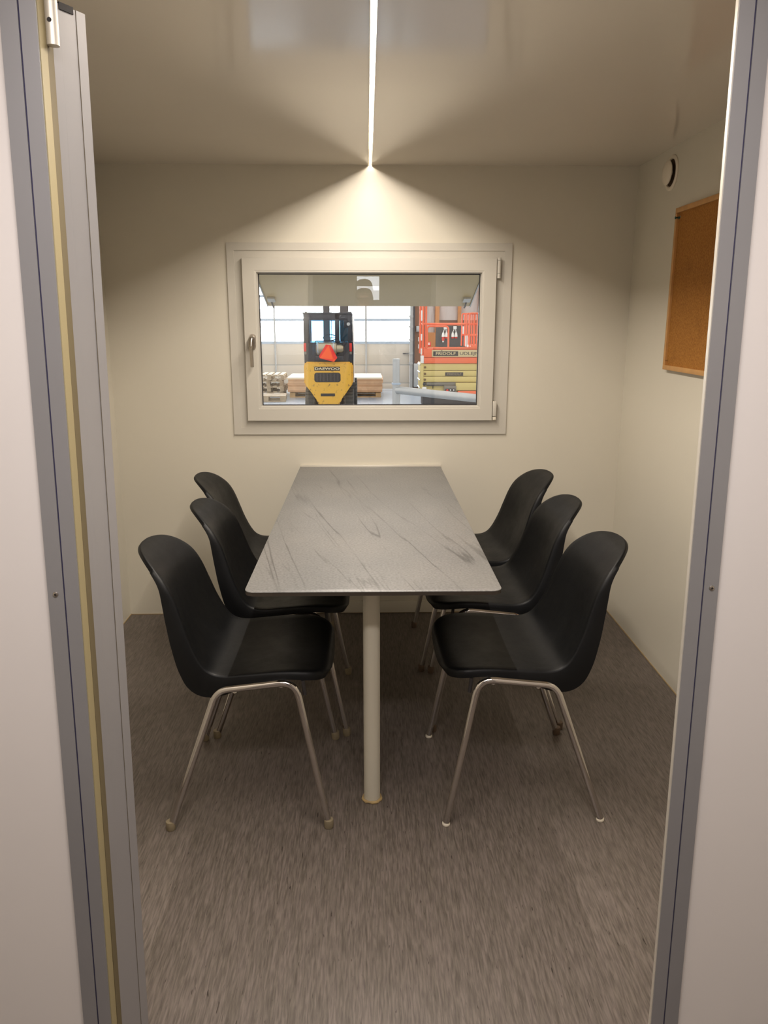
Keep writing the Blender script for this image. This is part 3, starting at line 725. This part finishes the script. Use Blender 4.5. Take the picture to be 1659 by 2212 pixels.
# ------------------------------------------------------------------ forklift, seen from behind
FK = empty('forklift', (-.815, 16.5, HALL_Z)); tag(FK, 'yellow forklift truck with black cab seen from behind through the window', 'forklift')
kx = lambda zx: -2.2509+.001458*zx+.815
kz = lambda zy: 2.4121-.001461*zy-HALL_Z
def slab(ring, y0, y1, m, name, par=FK, bev=0.0, seg=2):
    bm = extrude_y(BM(), ring, y0, y1)
    if bev: bmesh.ops.bevel(bm, geom=list(bm.edges), offset=bev, segments=seg, affect='EDGES')
    return obj(name, bm, m, par)
cw = [(646, 1300), (665, 1268), (1320, 1268), (1345, 1300), (1345, 1575), (1290, 1640), (1215, 1710), (1180, 1790), (1165, 1850), (1130, 1885), (860, 1885), (825, 1840), (800, 1740), (760, 1680), (690, 1625), (646, 1580)]
cwo = slab([(kx(a), kz(b)) for a, b in cw], 0.0, .75, MT['yellow'], 'counterweight', bev=.03)
gr = slab(rrect(kx(793), kx(1168), kz(1552), kz(1418), .05), -.004, .03, MT['plate'], 'grille', cwo)
for k in range(7):
    x = kx(830+50*k); obj('grille_bar', box(BM(), x-.007, x+.007, -.012, .0, kz(1540), kz(1430)), MT['mast'], cwo, smooth=False)
slab([(kx(880), kz(1752)), (kx(1085), kz(1752)), (kx(1085), kz(1712)), (kx(880), kz(1712))], -.003, .02, MT['plate'], 'tow_slot', cwo)
np_ = slab([(kx(795), kz(1390)), (kx(1160), kz(1390)), (kx(1160), kz(1335)), (kx(795), kz(1335))], -.006, .01, MT['plate'], 'name_plate', FK)
text('plate_lettering', 'DAEWOO', MT['cream'], .068, np_, (kx(977), -.008, kz(1363)), FACE, .001, 1.66, offset=.0012)
# body sides, chassis under cab
slab([(kx(650), kz(1300)), (kx(1340), kz(1300)), (kx(1340), kz(1000)), (kx(650), kz(1000))], .12, 1.3, MT['cab'], 'cab_body', bev=.01)
slab([(kx(690), .18), (kx(1300), .18), (kx(1300), kz(1290)), (kx(690), kz(1290))], .7, 2.2, MT['cab'], 'chassis')
# cab rear frame with the window openings
def strip(a, b, c, d, y0, y1, m, n, par=FK): return obj(n, box(BM(), kx(a), kx(b), y0, y1, kz(d), kz(c), .006), m, par)
strip(646, 735, 600, 1010, .12, .17, MT['cab'], 'rear_pillar'); strip(1092, 1160, 600, 1010, .12, .17, MT['cab'], 'rear_pillar'); strip(1272, 1330, 600, 1010, .12, .17, MT['cab'], 'rear_pillar')
strip(735, 1272, 600, 690, .12, .17, MT['cab'], 'rear_header'); strip(1215, 1272, 690, 795, .12, .17, MT['cab'], 'lamp_panel')
ol = obj('work_lamp', lathe(BM(), [(.035, 0), (.036, -.03), (.030, -.035), (.001, -.036)], 'y', 18), MT['dsteel'], FK, loc=(kx(1285), .12, kz(745)))
slab([(kx(735), kz(1005)), (kx(1092), kz(1005)), (kx(1092), kz(690)), (kx(735), kz(690))], .14, .146, MT['cabglass'], 'rear_glass')
slab([(kx(1160), kz(1010)), (kx(1272), kz(1010)), (kx(1272), kz(690)), (kx(1160), kz(690))], .14, .146, MT['cabglass'], 'rear_glass')
# front of the cab
for a, b in ((650, 700), (1280, 1330)): strip(a, b, 600, 1300, 1.42, 1.47, MT['cab'], 'front_pillar')
strip(640, 1335, 585, 608, .06, 1.55, MT['cab'], 'roof')
for sx, ex in ((672, 705), (1275, 1335)):
    obj('roof_rail', tube(BM(), [(kx(sx), .10, kz(580)), (kx(ex), .10, kz(580))], .012, 8), MT['dsteel'], FK)
# glazed door edge on the right side
obj('side_door', box(BM(), kx(1338), kx(1352), .15, 1.35, kz(1560), kz(640), .004), MT['cab'], FK)
obj('door_edge', tube(BM(), [(kx(1356), .13, kz(1560)), (kx(1362), .13, kz(1100)), (kx(1345), .13, kz(640))], .012, 8), MT['white'], FK)  # white stands for light catching the door edge
# mast ahead of the cab
for a, b in ((868, 968), (1128, 1262)): strip(a, b, 470, 1300, 1.75, 1.95, MT['mast'], 'mast_upright')
for a in (990, 1115): obj('mast_chain', tube(BM(), [(kx(a), 1.85, kz(1200)), (kx(a), 1.85, kz(480))], .008, 6), MT['mast'], FK)
strip(868, 1262, 600, 640, 1.78, 1.92, MT['mast'], 'mast_crossbar')
# steering wheel and column
bm = BM(); ring = [Vector((.14*math.cos(2*math.pi*k/24), .14*math.sin(2*math.pi*k/24)*.8, .14*math.sin(2*math.pi*k/24)*.45)) for k in range(25)]
tube(bm, ring, .011, 8, cap=False); tube(bm, [(-.13, 0, 0), (.13, 0, 0)], .008, 6); tube(bm, [(0, 0, 0), (0, .2, -.35)], .02, 8)
obj('steering_wheel', bm, MT['cab'], FK, loc=(kx(992), .95, kz(945)))
obj('driver_seat', box(BM(), kx(800), kx(1010), .45, .95, kz(1300), kz(1010), .04), MT['cab'], FK)
# gas tank with straps
gt = obj('gas_tank', lathe(BM(), [(.02, kx(822)), (.09, kx(826)), (.128, kx(845)), (.130, kx(1090)), (.118, kx(1112)), (.085, kx(1125)), (.085, kx(1180)), (.06, kx(1212)), (.01, kx(1215))], 'x', 22), MT['tank'], FK, loc=(0, .0, kz(1082)))
for a in (855, 1075):
    obj('tank_strap', lathe(BM(), [(.130, kx(a)-.014), (.135, kx(a)-.012), (.135, kx(a)+.012), (.130, kx(a)+.014)], 'x', 22), MT['dsteel'], gt)
obj('tank_bracket', box(BM(), kx(815), kx(1225), .0, .14, kz(1250), kz(1180), .008), MT['cab'], FK)
obj('tank_hoop', tube(BM(), fillet([(kx(815), -.02, kz(1000)), (kx(815), -.02, kz(978)), (kx(1222), -.02, kz(978)), (kx(1222), -.02, kz(1235))], .02, 4), .010, 8), MT['cab'], FK)
# slow-vehicle triangle, hung a little askew
tr = slab([(kx(p), kz(q)) for p, q in ((978, 1022), (1026, 1022), (1128, 1200), (1092, 1262), (872, 1182), (884, 1206))][0:0] or [(kx(p), kz(q)) for p, q in ((872, 1180), (884, 1212), (1082, 1262), (1128, 1205), (1040, 1030), (970, 1022))], -.150, -.143, MT['trired'], 'warning_triangle')
slab([(kx(p), kz(q)) for p, q in ((886, 1206), (1078, 1232), (1006, 1032))], -.153, -.150, MT['tri'], 'triangle_centre', tr)
slab([(kx(p), kz(q)) for p, q in ((1060, 1250), (1086, 1258), (1100, 1222), (1078, 1228))], -.153, -.150, MT['tri'], 'triangle_corner', tr)
# rear lights
for a, b in ((646, 682), (1296, 1332)):
    lt = obj('rear_light', box(BM(), kx(a), kx(b), .08, .125, kz(1125), kz(1008), .006), MT['red'], FK)
    obj('light_lens', box(BM(), kx(a), kx(b), .082, .125, kz(1165), kz(1127), .006), MT['grey'], lt)
# rear and front wheels
def wheel(name, x, y, r, w):
    bm = lathe(BM(), [(r*.55, -w/2), (r*.9, -w/2), (r, -w*.38), (r, w*.38), (r*.9, w/2), (r*.55, w/2)], 'x', 32)
    t = obj(name, bm, MT['tyre'], FK, loc=(x, y, r))
    b2 = BM()
    for k in range(22):
        a = 2*math.pi*k/22; c, s = math.cos(a), math.sin(a)
        lug = BM(); box(lug, -w*.46, w*.46, -.020, .020, r-.01, r+.014); 
        bmesh.ops.rotate(lug, verts=lug.verts, cent=(0, 0, 0), matrix=Matrix.Rotation(a, 3, 'X'))
        me = bpy.data.meshes.new('tmp'); lug.to_mesh(me); lug.free(); b2.from_mesh(me); bpy.data.meshes.remove(me)
    obj('tread', b2, MT['tyre'], t, smooth=False)
    obj('wheel_hub', lathe(BM(), [(.02, -w*.42), (r*.5, -w*.40), (r*.56, -w*.3), (r*.56, w*.3), (r*.5, w*.40), (.02, w*.42)], 'x', 24), MT['yellow'], t)
wheel('rear_wheel', kx(722), .42, .285, .22); wheel('rear_wheel', kx(1275), .42, .285, .22)
wheel('front_wheel', kx(690), 1.75, .34, .26); wheel('front_wheel', kx(1300), 1.75, .34, .26)
for sg in (-1, 1): obj('fork', box(BM(), .25*sg-.06, .25*sg+.06, 2.0, 3.0, .02, .06), MT['mast'], FK, smooth=False)
slab([(-.12, .16), (.12, .16), (.12, .34), (-.12, .34)], .3, .7, MT['cab'], 'steer_axle')

# ------------------------------------------------------------------ scissor lift
SL = empty('scissor_lift', (1.0, 14.5, HALL_Z)); tag(SL, 'orange and beige scissor lift at the right edge of the window view', 'lift')
qx = lambda zx: .0703+.001344*zx-1.0
qz = lambda zy: 2.2954-.001288*zy-HALL_Z
XE = 1.65                                   # far end, beyond the window edge
def qbox(n, x0, x1, za, zb, y0, y1, m, bev=.004, par=SL): return obj(n, box(BM(), x0, x1, y0, y1, qz(zb), qz(za), bev), m, par)
qbox('platform', qx(722), XE, 1085, 1205, 0, .76, MT['orange']); qbox('platform_skirt', qx(726), XE, 1208, 1288, .01, .75, MT['orange'])
sg_ = qbox('sign_board', qx(830), XE, 1100, 1198, -.012, 0, MT['sign'])
pl_ = qbox('sign_plate', qx(848), qx(1187), 1120, 1183, -.018, -.012, MT['plate'])
text('plate_lettering', 'FRIDOLF', MT['sign'], .070, pl_, (qx(1017), -.020, qz(1151)), FACE, .001, 1.36, offset=.001)
text('sign_lettering', 'UDLEJNING', MT['plate'], .076, sg_, (qx(1207), -.014, qz(1150)), FACE, .001, 1.36, 'LEFT', .0004)
slab([(qx(965)+dx, qz(1110)+dz) for dx, dz in ((-.012, -.008), (.012, -.008), (0, .014))], -.018, -.012, MT['plate'], 'sign_dot', sg_)
# stacked scissor arms
for i, (a, b) in enumerate(((1292, 1388), (1392, 1470), (1474, 1552))):
    ar = qbox('scissor_arm', qx(712), XE-.05, a, b, .03+.0*i, .11, MT['beige'], .01)
    qbox('scissor_arm', qx(712), XE-.05, a, b, .65, .73, MT['beige'], .01)
    obj('pivot_pin', lathe(BM(), [(.001, -.012), (.018, -.011), (.022, -.002), (.022, .70)], 'y', 16), MT['pinsteel'], ar, loc=(qx(742), .03, qz((a+b)/2+4)))
    if i == 1:
        p2 = qbox('sign_plate', qx(1020), qx(1266), 1415, 1464, .022, .03, MT['plate'], .002)
        text('plate_lettering', 'FRIDOLF', MT['cap_beige'], .050, p2, (qx(1143), .020, qz(1440)), FACE, .001, 1.36, offset=.001)
# chassis
qbox('chassis', qx(705), XE, 1556, 1745, .06, .70, MT['beige'], .01)
qbox('chassis_step', qx(1165), XE, 1560, 1668, -.02, .06, MT['beige'], .01)
qbox('side_tray', qx(765), qx(1165), 1556, 1600, .02, .06, MT['grey'], .004); qbox('tray_lip', qx(765), qx(1000), 1592, 1604, .0, .06, MT['dark'], .002)
qbox('tray_slot', qx(850), qx(858), 1600, 1645, .04, .06, MT['dark'], .001)
cbx = qbox('control_box', qx(1003), qx(1172), 1600, 1722, -.04, .06, MT['grey'], .012)
qbox('control_face', qx(1020), qx(1160), 1640, 1705, -.046, -.038, MT['plate'], .003, cbx)
obj('stop_button', lathe(BM(), [(.001, -.022), (.020, -.020), (.022, -.008), (.014, 0)], 'y', 16), MT['red'], cbx, loc=(qx(1046), -.044, qz(1665)))
for zx in (1090, 1135): obj('switch', lathe(BM(), [(.001, -.010), (.012, -.009), (.012, 0)], 'y', 12), MT['white'], cbx, loc=(qx(zx), -.044, qz(1660)))
qbox('battery_tray', qx(1192), XE, 1678, 1760, -.03, .30, MT['orange'], .01)
qbox('undercarriage', qx(720), XE, 1745, 1900, .12, .64, MT['dark'], .01)
def lift_wheel(x, y):
    o = obj('wheel', lathe(BM(), [(.09, -.05), (.17, -.05), (.18, -.03), (.18, .05), (.09, .05)], 'y', 28), MT['tyre'], SL, loc=(x, y, .18))
    obj('wheel_hub', lathe(BM(), [(.001, -.05), (.085, -.045), (.09, 0)], 'y', 20), MT['dsteel'], o)
for y in (.08, .68):
    lift_wheel(qx(850), y); lift_wheel(1.35, y)
# end frame with its ladder and warning stripes
obj('end_frame', box(BM(), qx(682), qx(722), .02, .74, qz(1745), qz(1290), .006), MT['beige'], SL)
for k in range(4):
    z = qz(1310+110*k); obj('ladder_rung', tube(BM(), [(qx(676), .10, z), (qx(676), .66, z)], .012, 8), MT['dsteel'], SL)
obj('hydraulic_knob', lathe(BM(), [(.001, -.05), (.03, -.04), (.035, 0)], 'y', 14), MT['dark'], SL, loc=(qx(735), .06, qz(1580)))
obj('tie_lug', box(BM(), qx(705), qx(765), .0, .06, qz(1680), qz(1620), .01), MT['white'], SL)
# guard rails
R = .020
def rail(n, pts, r=R, m='orange'): return obj(n, tube(BM(), pts, r, 10), MT[m], SL)
ztop = 2.62
for y in (0.02, .72):
    rail('corner_post', [(qx(705), y, qz(1170)), (qx(705), y, ztop)], .020); rail('corner_post', [(qx(748), y, qz(1085)), (qx(748), y, ztop)], .018)
    rail('top_rail', [(qx(700), y, ztop), (XE, y, ztop)]); rail('mid_rail', [(qx(690), y, qz(745)), (XE, y, qz(745))], .019)
for a, b in ((560, 700), (880, 970), (1080, 1160)):
    obj('warning_stripe', tube(BM(), [(qx(688), .0, qz(b)), (qx(688), .0, qz(a))], .014, 10), MT['white'], SL)
obj('rail_foot', box(BM(), qx(680), qx(722), -.005, .05, qz(1285), qz(1180), .004), MT['white'], SL)
rail('gate_hoop', fillet([(qx(762), -.015, qz(1075)), (qx(762), -.015, qz(775)), (qx(1048), -.015, qz(775)), (qx(1052), -.015, qz(1075))], .06, 6), .017)
rail('toe_rail', [(qx(840), -.01, qz(1076)), (XE, -.01, qz(1076))], .019)
for y in (-.02, .70):
    rail('extension_rail', fillet([(qx(1292), y, qz(1060)), (qx(1292), y, qz(600)), (qx(1600), y, qz(600)), (qx(1600), y, qz(1060))], .03, 4), .014)
    rail('extension_rail', fillet([(qx(1332), y-.02, qz(1060)), (qx(1332), y-.02, qz(598)), (qx(1900), y-.02, qz(598))], .02, 4), .014)
    rail('extension_bar', [(qx(1300), y, qz(900)), (XE, y, qz(900))], .016)
    for zx in (1388, 1432, 1475): rail('extension_post', [(qx(zx), y, qz(1060)), (qx(zx), y, qz(605))], .012)
obj('extension_deck', box(BM(), qx(1350), XE, -.03, .7, qz(1085), qz(1035), .006), MT['orange'], SL)
for k, zx in enumerate((1283, 1302)):
    obj('warning_stripe', tube(BM(), [(qx(zx), -.035, qz(1050)), (qx(zx), -.035, qz(900))], .011, 10), MT['white'], SL)
ins = obj('instruction_plate', box(BM(), qx(760), qx(835), .30, .33, qz(1060), qz(995), .003), MT['red'], SL)
obj('plate_card', box(BM(), qx(785), qx(822), .294, .30, qz(1040), qz(1005)), MT['white'], ins, smooth=False)

# ------------------------------------------------------------------ boards and pallets by the hall door
def make_pallet(name, L=1.2, Wd=.8, m='pallet', top=5):
    root = empty(name)
    for k in range(top):
        y = -Wd/2+(k+.5)*Wd/top; obj('deck_board', box(BM(), -L/2, L/2, y-.05, y+.05, .122, .144), MT[m], root, smooth=False)
    for y in (-Wd/2+.05, 0, Wd/2-.05):
        for x in (-L/2+.07, 0, L/2-.07): obj('block', box(BM(), x-.07, x+.07, y-.05, y+.05, .022, .10), MT[m], root, smooth=False)
        obj('bottom_board', box(BM(), -L/2, L/2, y-.05, y+.05, 0, .022), MT[m], root, smooth=False)
    for x in (-L/2+.07, 0, L/2-.07): obj('cross_board', box(BM(), x-.07, x+.07, -Wd/2, Wd/2, .10, .122), MT[m], root, smooth=False)
    return root
p0 = make_pallet('pallet', 2.4, 1.5); p0.location = (-.83, 21.5, HALL_Z)
tag(p0, 'long wooden pallet under the stack of plywood sheets behind the forklift', 'pallet')
ply = empty('plywood_stack', (-.83, 21.5, HALL_Z+.145)); tag(ply, 'stack of plywood sheets on a long pallet behind the forklift', 'wood stack')
z = 0
for k in range(8):
    h = .047; dx = random.uniform(-.02, .02)
    obj('plywood_sheet', box(BM(), -1.24+dx, 1.24+dx, -.80+random.uniform(-.01, .01), .8, z+.002, z+h), MT['plytop' if k == 7 else 'plylayer' if k % 3 else 'plylayer2'], ply, smooth=False); z += h  # top sheet made paler to carry the glare from the hall door windows
# pile of small pallets, each lying on the one below
PG = 'pallets piled left of the plywood'
zz = HALL_Z
for k, (dx, dy, a) in enumerate(((0, 0, 2), (.05, -.04, -3), (-.04, .03, 5), (.03, 0, 1))):
    pp = make_pallet('pallet', 1.0, .8, 'palletdark', 5); pp.location = (-2.62+dx, 21.45+dy, zz); pp.rotation_euler = (0, 0, math.radians(90+a)); zz += .145
    tag(pp, ['worn pallet at the bottom of the pile left of the plywood', 'worn pallet second from the bottom of the pile left of the plywood',
             'worn pallet second from the top of the pile left of the plywood', 'worn pallet on top of the pile left of the plywood'][k], 'pallet', PG)
pp = make_pallet('pallet', 1.0, .8, 'palletdark', 5); pp.location = (-2.55, 20.0, HALL_Z); pp.rotation_euler = (0, 0, math.radians(4))
tag(pp, 'single worn pallet lying on the hall floor in front of the pallet pile', 'pallet', None)

# ================================================================== the photographer, seen only as a reflection in the window glass
skin_m = mat('skin', (206, 160, 134), rough=.5, var=.04, vscale=20); jacket_m = mat('dark_work_jacket', (48, 50, 54), rough=.85, var=.1, vscale=30, bump=.3, bscale=90)
trouser_m = mat('navy_work_trousers', (36, 40, 52), rough=.9, var=.1, vscale=30, bump=.3, bscale=90); boot_m = mat('black_boot', (22, 21, 20), rough=.5)
helmet_m = mat('brown_safety_helmet', (74, 58, 46), rough=.45); eye_m = mat('eye_white', (235, 232, 226), rough=.2); iris_m = mat('iris', (60, 50, 40), rough=.2); lip_m = mat('lips', (176, 110, 98), rough=.45); hair_m = mat('brown_hair', (62, 46, 34), rough=.7, var=.15, vscale=80)
PX, PY = -.024, -.40
def skin_mesh(verts, edges, root=0, sub=2):
    me = bpy.data.meshes.new('tmp'); me.from_pydata([v[:3] for v in verts], edges, []); o = bpy.data.objects.new('tmp', me); COL.objects.link(o)
    sk = o.modifiers.new('s', 'SKIN'); sk.use_smooth_shade = True; sv = me.skin_vertices[0].data
    for i, v in enumerate(verts):
        sv[i].radius = (v[3], v[4] if len(v) > 4 else v[3]); sv[i].use_root = (i == root)
    ss = o.modifiers.new('b', 'SUBSURF'); ss.levels = sub; ss.render_levels = sub
    dg = bpy.context.evaluated_depsgraph_get(); out = bpy.data.meshes.new_from_object(o.evaluated_get(dg)); bpy.data.objects.remove(o); return out
V = []; E_ = []
def chain(pts, start=None):
    prev = start
    for p in pts:
        V.append(p); i = len(V)-1
        if prev is not None: E_.append((prev, i))
        prev = i
    return prev
chain([(0, 0, .95, .155, .110)])
chest = chain([(0, .0, 1.10, .150, .105), (0, .005, 1.25, .165, .115), (0, .0, 1.40, .155, .105)], 0)
nk = chain([(0, .005, 1.475, .062), (0, .020, 1.53, .056), (0, .025, 1.60, .060)], chest)
for sg in (-1, 1):
    chain([(.105*sg, .0, .86, .100), (.115*sg, .015, .70, .080), (.120*sg, .030, .50, .062), (.125*sg, -.005, .32, .058), (.130*sg, -.02, .10, .042), (.132*sg, .02, .045, .045), (.138*sg, .13, .035, .040), (.140*sg, .19, .030, .026)], 0)
    chain([(.175*sg, -.005, 1.42, .068), (.235*sg, .0, 1.36, .060), (.270*sg, .06, 1.20, .048), (.275*sg, .12, 1.115, .043), (.195*sg-.0, .24, 1.21, .036), (.118*sg-.002, .325, 1.290, .029), (.095*sg-.002, .350, 1.318, .027)], chest)
body_me = skin_mesh(V, E_)
# head: a shaped sphere with brow, nose, cheeks, chin and ears
hb_ = bmesh.new(); bmesh.ops.create_uvsphere(hb_, u_segments=40, v_segments=28, radius=1)
for v in hb_.verts:
    x, y, z = v.co
    w = .076*(1-.22*max(0, -z)**1.5); X = x*w; Y = y*.096*(1-.10*max(0, -z)); Z = z*.118
    f = max(0, y)
    g = lambda cx, cz, s_: math.exp(-((x-cx)**2+(z-cz)**2)/s_)
    Y += f*(.036*g(0, -.16, .016)+.020*g(0, .02, .012)+.012*g(0, -.52, .010)-.010*g(0, -.46, .0015)+.010*g(0, -.78, .06)+.006*(g(-.38, .16, .05)+g(.38, .16, .05))-.010*(g(-.36, -.02, .022)+g(.36, -.02, .022))+.006*g(0, -.42, .02))
    for sg in (-1, 1):
        e = math.exp(-((y+.02)**2/.02+(z+.02)**2/.055)); X += sg*(.020*e if sg*x > .80 else 0)
    v.co = (X, Y+.035, Z+1.665)
hme = bpy.data.meshes.new('tmp'); hb_.to_mesh(hme); hb_.free()
# hands: palm plus five bent fingers closed on the sides of the phone
up_p = Vector((0, math.sin(p_), math.cos(p_))); fw_p = Vector((0, math.cos(p_), -math.sin(p_)))
PH = Vector((-.022, -.004, CAM_H-.0))          # phone back near the lens, world
def ph(a, b, c):                              # a right, b up, c forward of the phone back
    p = PH+Vector((a, 0, 0))+up_p*b+fw_p*c; return Vector((p.x-PX, p.y-PY, p.z))
hands = []
for sg in (-1, 1):
    wr = Vector((.122*sg-.002, .320, 1.285)); v = []; e = []
    def add(p, r, prev=None):
        v.append((*p, r)); i = len(v)-1
        if prev is not None: e.append((prev, i))
        return i
    k = ph(.052*sg, -.085, -.012); i0 = add(wr, .026); i1 = add((wr+k)/2, .0275, i0); i2 = add(k, .024, i1)
    for q, (b0, ln) in enumerate(((-.045, .92), (-.065, 1.0), (-.086, .95), (-.106, .78))):
        j = add(ph(.056*sg, b0-.004, -.004), .0115, i2); j = add(ph(.053*sg, b0, .010), .0088, j)
        j = add(ph((.053-.024*ln)*sg, b0+.002, .014), .0080, j); add(ph((.053-.043*ln)*sg, b0+.002, .0115), .0068, j)
    j = add(ph(.048*sg, -.098, -.022), .0125, i2); j = add(ph(.040*sg, -.080, -.026), .0105, j); add(ph(.022*sg, -.062, -.022), .0085, j)
    hands.append(skin_mesh(v, e, 2))
bm = bmesh.new(); bm.from_mesh(body_me); nb = len(bm.faces)
for f in bm.faces:
    c = f.calc_center_median(); f.material_index = 3 if c.z < .12 else 1 if c.z < .93 else 2 if (c.z < 1.485 or abs(c.x) > .09) else 0
for me in (hme, hands[0], hands[1]):
    n0 = len(bm.faces); bm.from_mesh(me); bm.faces.ensure_lookup_table()
    for f in bm.faces[n0:]: f.material_index = 0
PE = empty('person', (PX, PY, 0)); tag(PE, 'person in a dark helmet holding up a phone, mirrored as a silhouette in the window', 'person')
bo = obj('body', bm, None, PE)
for m in (skin_m, trouser_m, jacket_m, boot_m): bo.data.materials.append(m)
for sg in (-1, 1):
    ey = obj('eye', lathe(BM(), [(.0001, -.011), (.008, -.008), (.0115, 0), (.008, .008), (.0001, .011)], 'y', 16), eye_m, PE, loc=(.029*sg, .110, 1.664))
    obj('iris', lathe(BM(), [(.0001, .0098), (.0052, .0095), (.0050, .0112), (.0001, .0116)], 'y', 14), iris_m, ey)
    obj('eyebrow', tube(BM(), [(.014*sg, .128, 1.686), (.030*sg, .127, 1.690), (.046*sg, .117, 1.684)], [.0025, .0035, .0018], 8), hair_m, PE)
obj('lips', tube(BM(), [(-.024, .122, 1.609), (-.010, .1325, 1.6115), (0, .134, 1.610), (.010, .1325, 1.6115), (.024, .122, 1.609)], [.002, .0045, .005, .0045, .002], 8), lip_m, PE)
cl = obj('collar', tube(BM(), [(.072*math.cos(2*math.pi*k/20), .012+.070*math.sin(2*math.pi*k/20), 1.487-.012*math.sin(2*math.pi*k/20)) for k in range(21)], .016, 10, cap=False), jacket_m, PE)
hr = BM(); bmesh.ops.create_uvsphere(hr, u_segments=28, v_segments=18, radius=1)
for v in hr.verts: v.co = (v.co.x*.081, v.co.y*.094+.018-.004, v.co.z*.112+1.672)
bmesh.ops.delete(hr, geom=[v for v in hr.verts if v.co.y > .045 or v.co.z < 1.60], context='VERTS'); obj('hair', hr, hair_m, PE)
he = obj('helmet', lathe(BM(), [(.099, 1.700), (.097, 1.722), (.090, 1.752), (.074, 1.778), (.045, 1.794), (.001, 1.799)], 'z', 36, (0, .026, 0)), helmet_m, PE); he.scale = (.87, 1.0, 1); he.location = (0, 0, -.010)
br_ = BM(); ring0 = [(.100*math.cos(a), .105*math.sin(a)+.030, 1.703) for a in [math.pi*k/18 for k in range(19)]]; ring1 = [(.104*math.cos(a), .158*math.sin(a)+.030, 1.694) for a in [math.pi*k/18 for k in range(19)]]
prism(br_, [ (x, y, z) for x, y, z in ring0+ring1[::-1]], [(x, y, z+.004) for x, y, z in ring0+ring1[::-1]]); obj('helmet_brim', br_, helmet_m, he)
pho = empty('phone', PH); pho.rotation_euler = (-p_, 0, 0); tag(pho, 'dark phone held up in both hands by the person in the helmet', 'phone')
obj('case', extrude_y(BM(), rrect(-.0375, .0375, -.128, .018, .010), -.0085, 0), MT['cab'], pho)
obj('screen', extrude_y(BM(), rrect(-.0350, .0350, -.1255, .0155, .008), -.0092, -.0086), MT['plate'], pho)
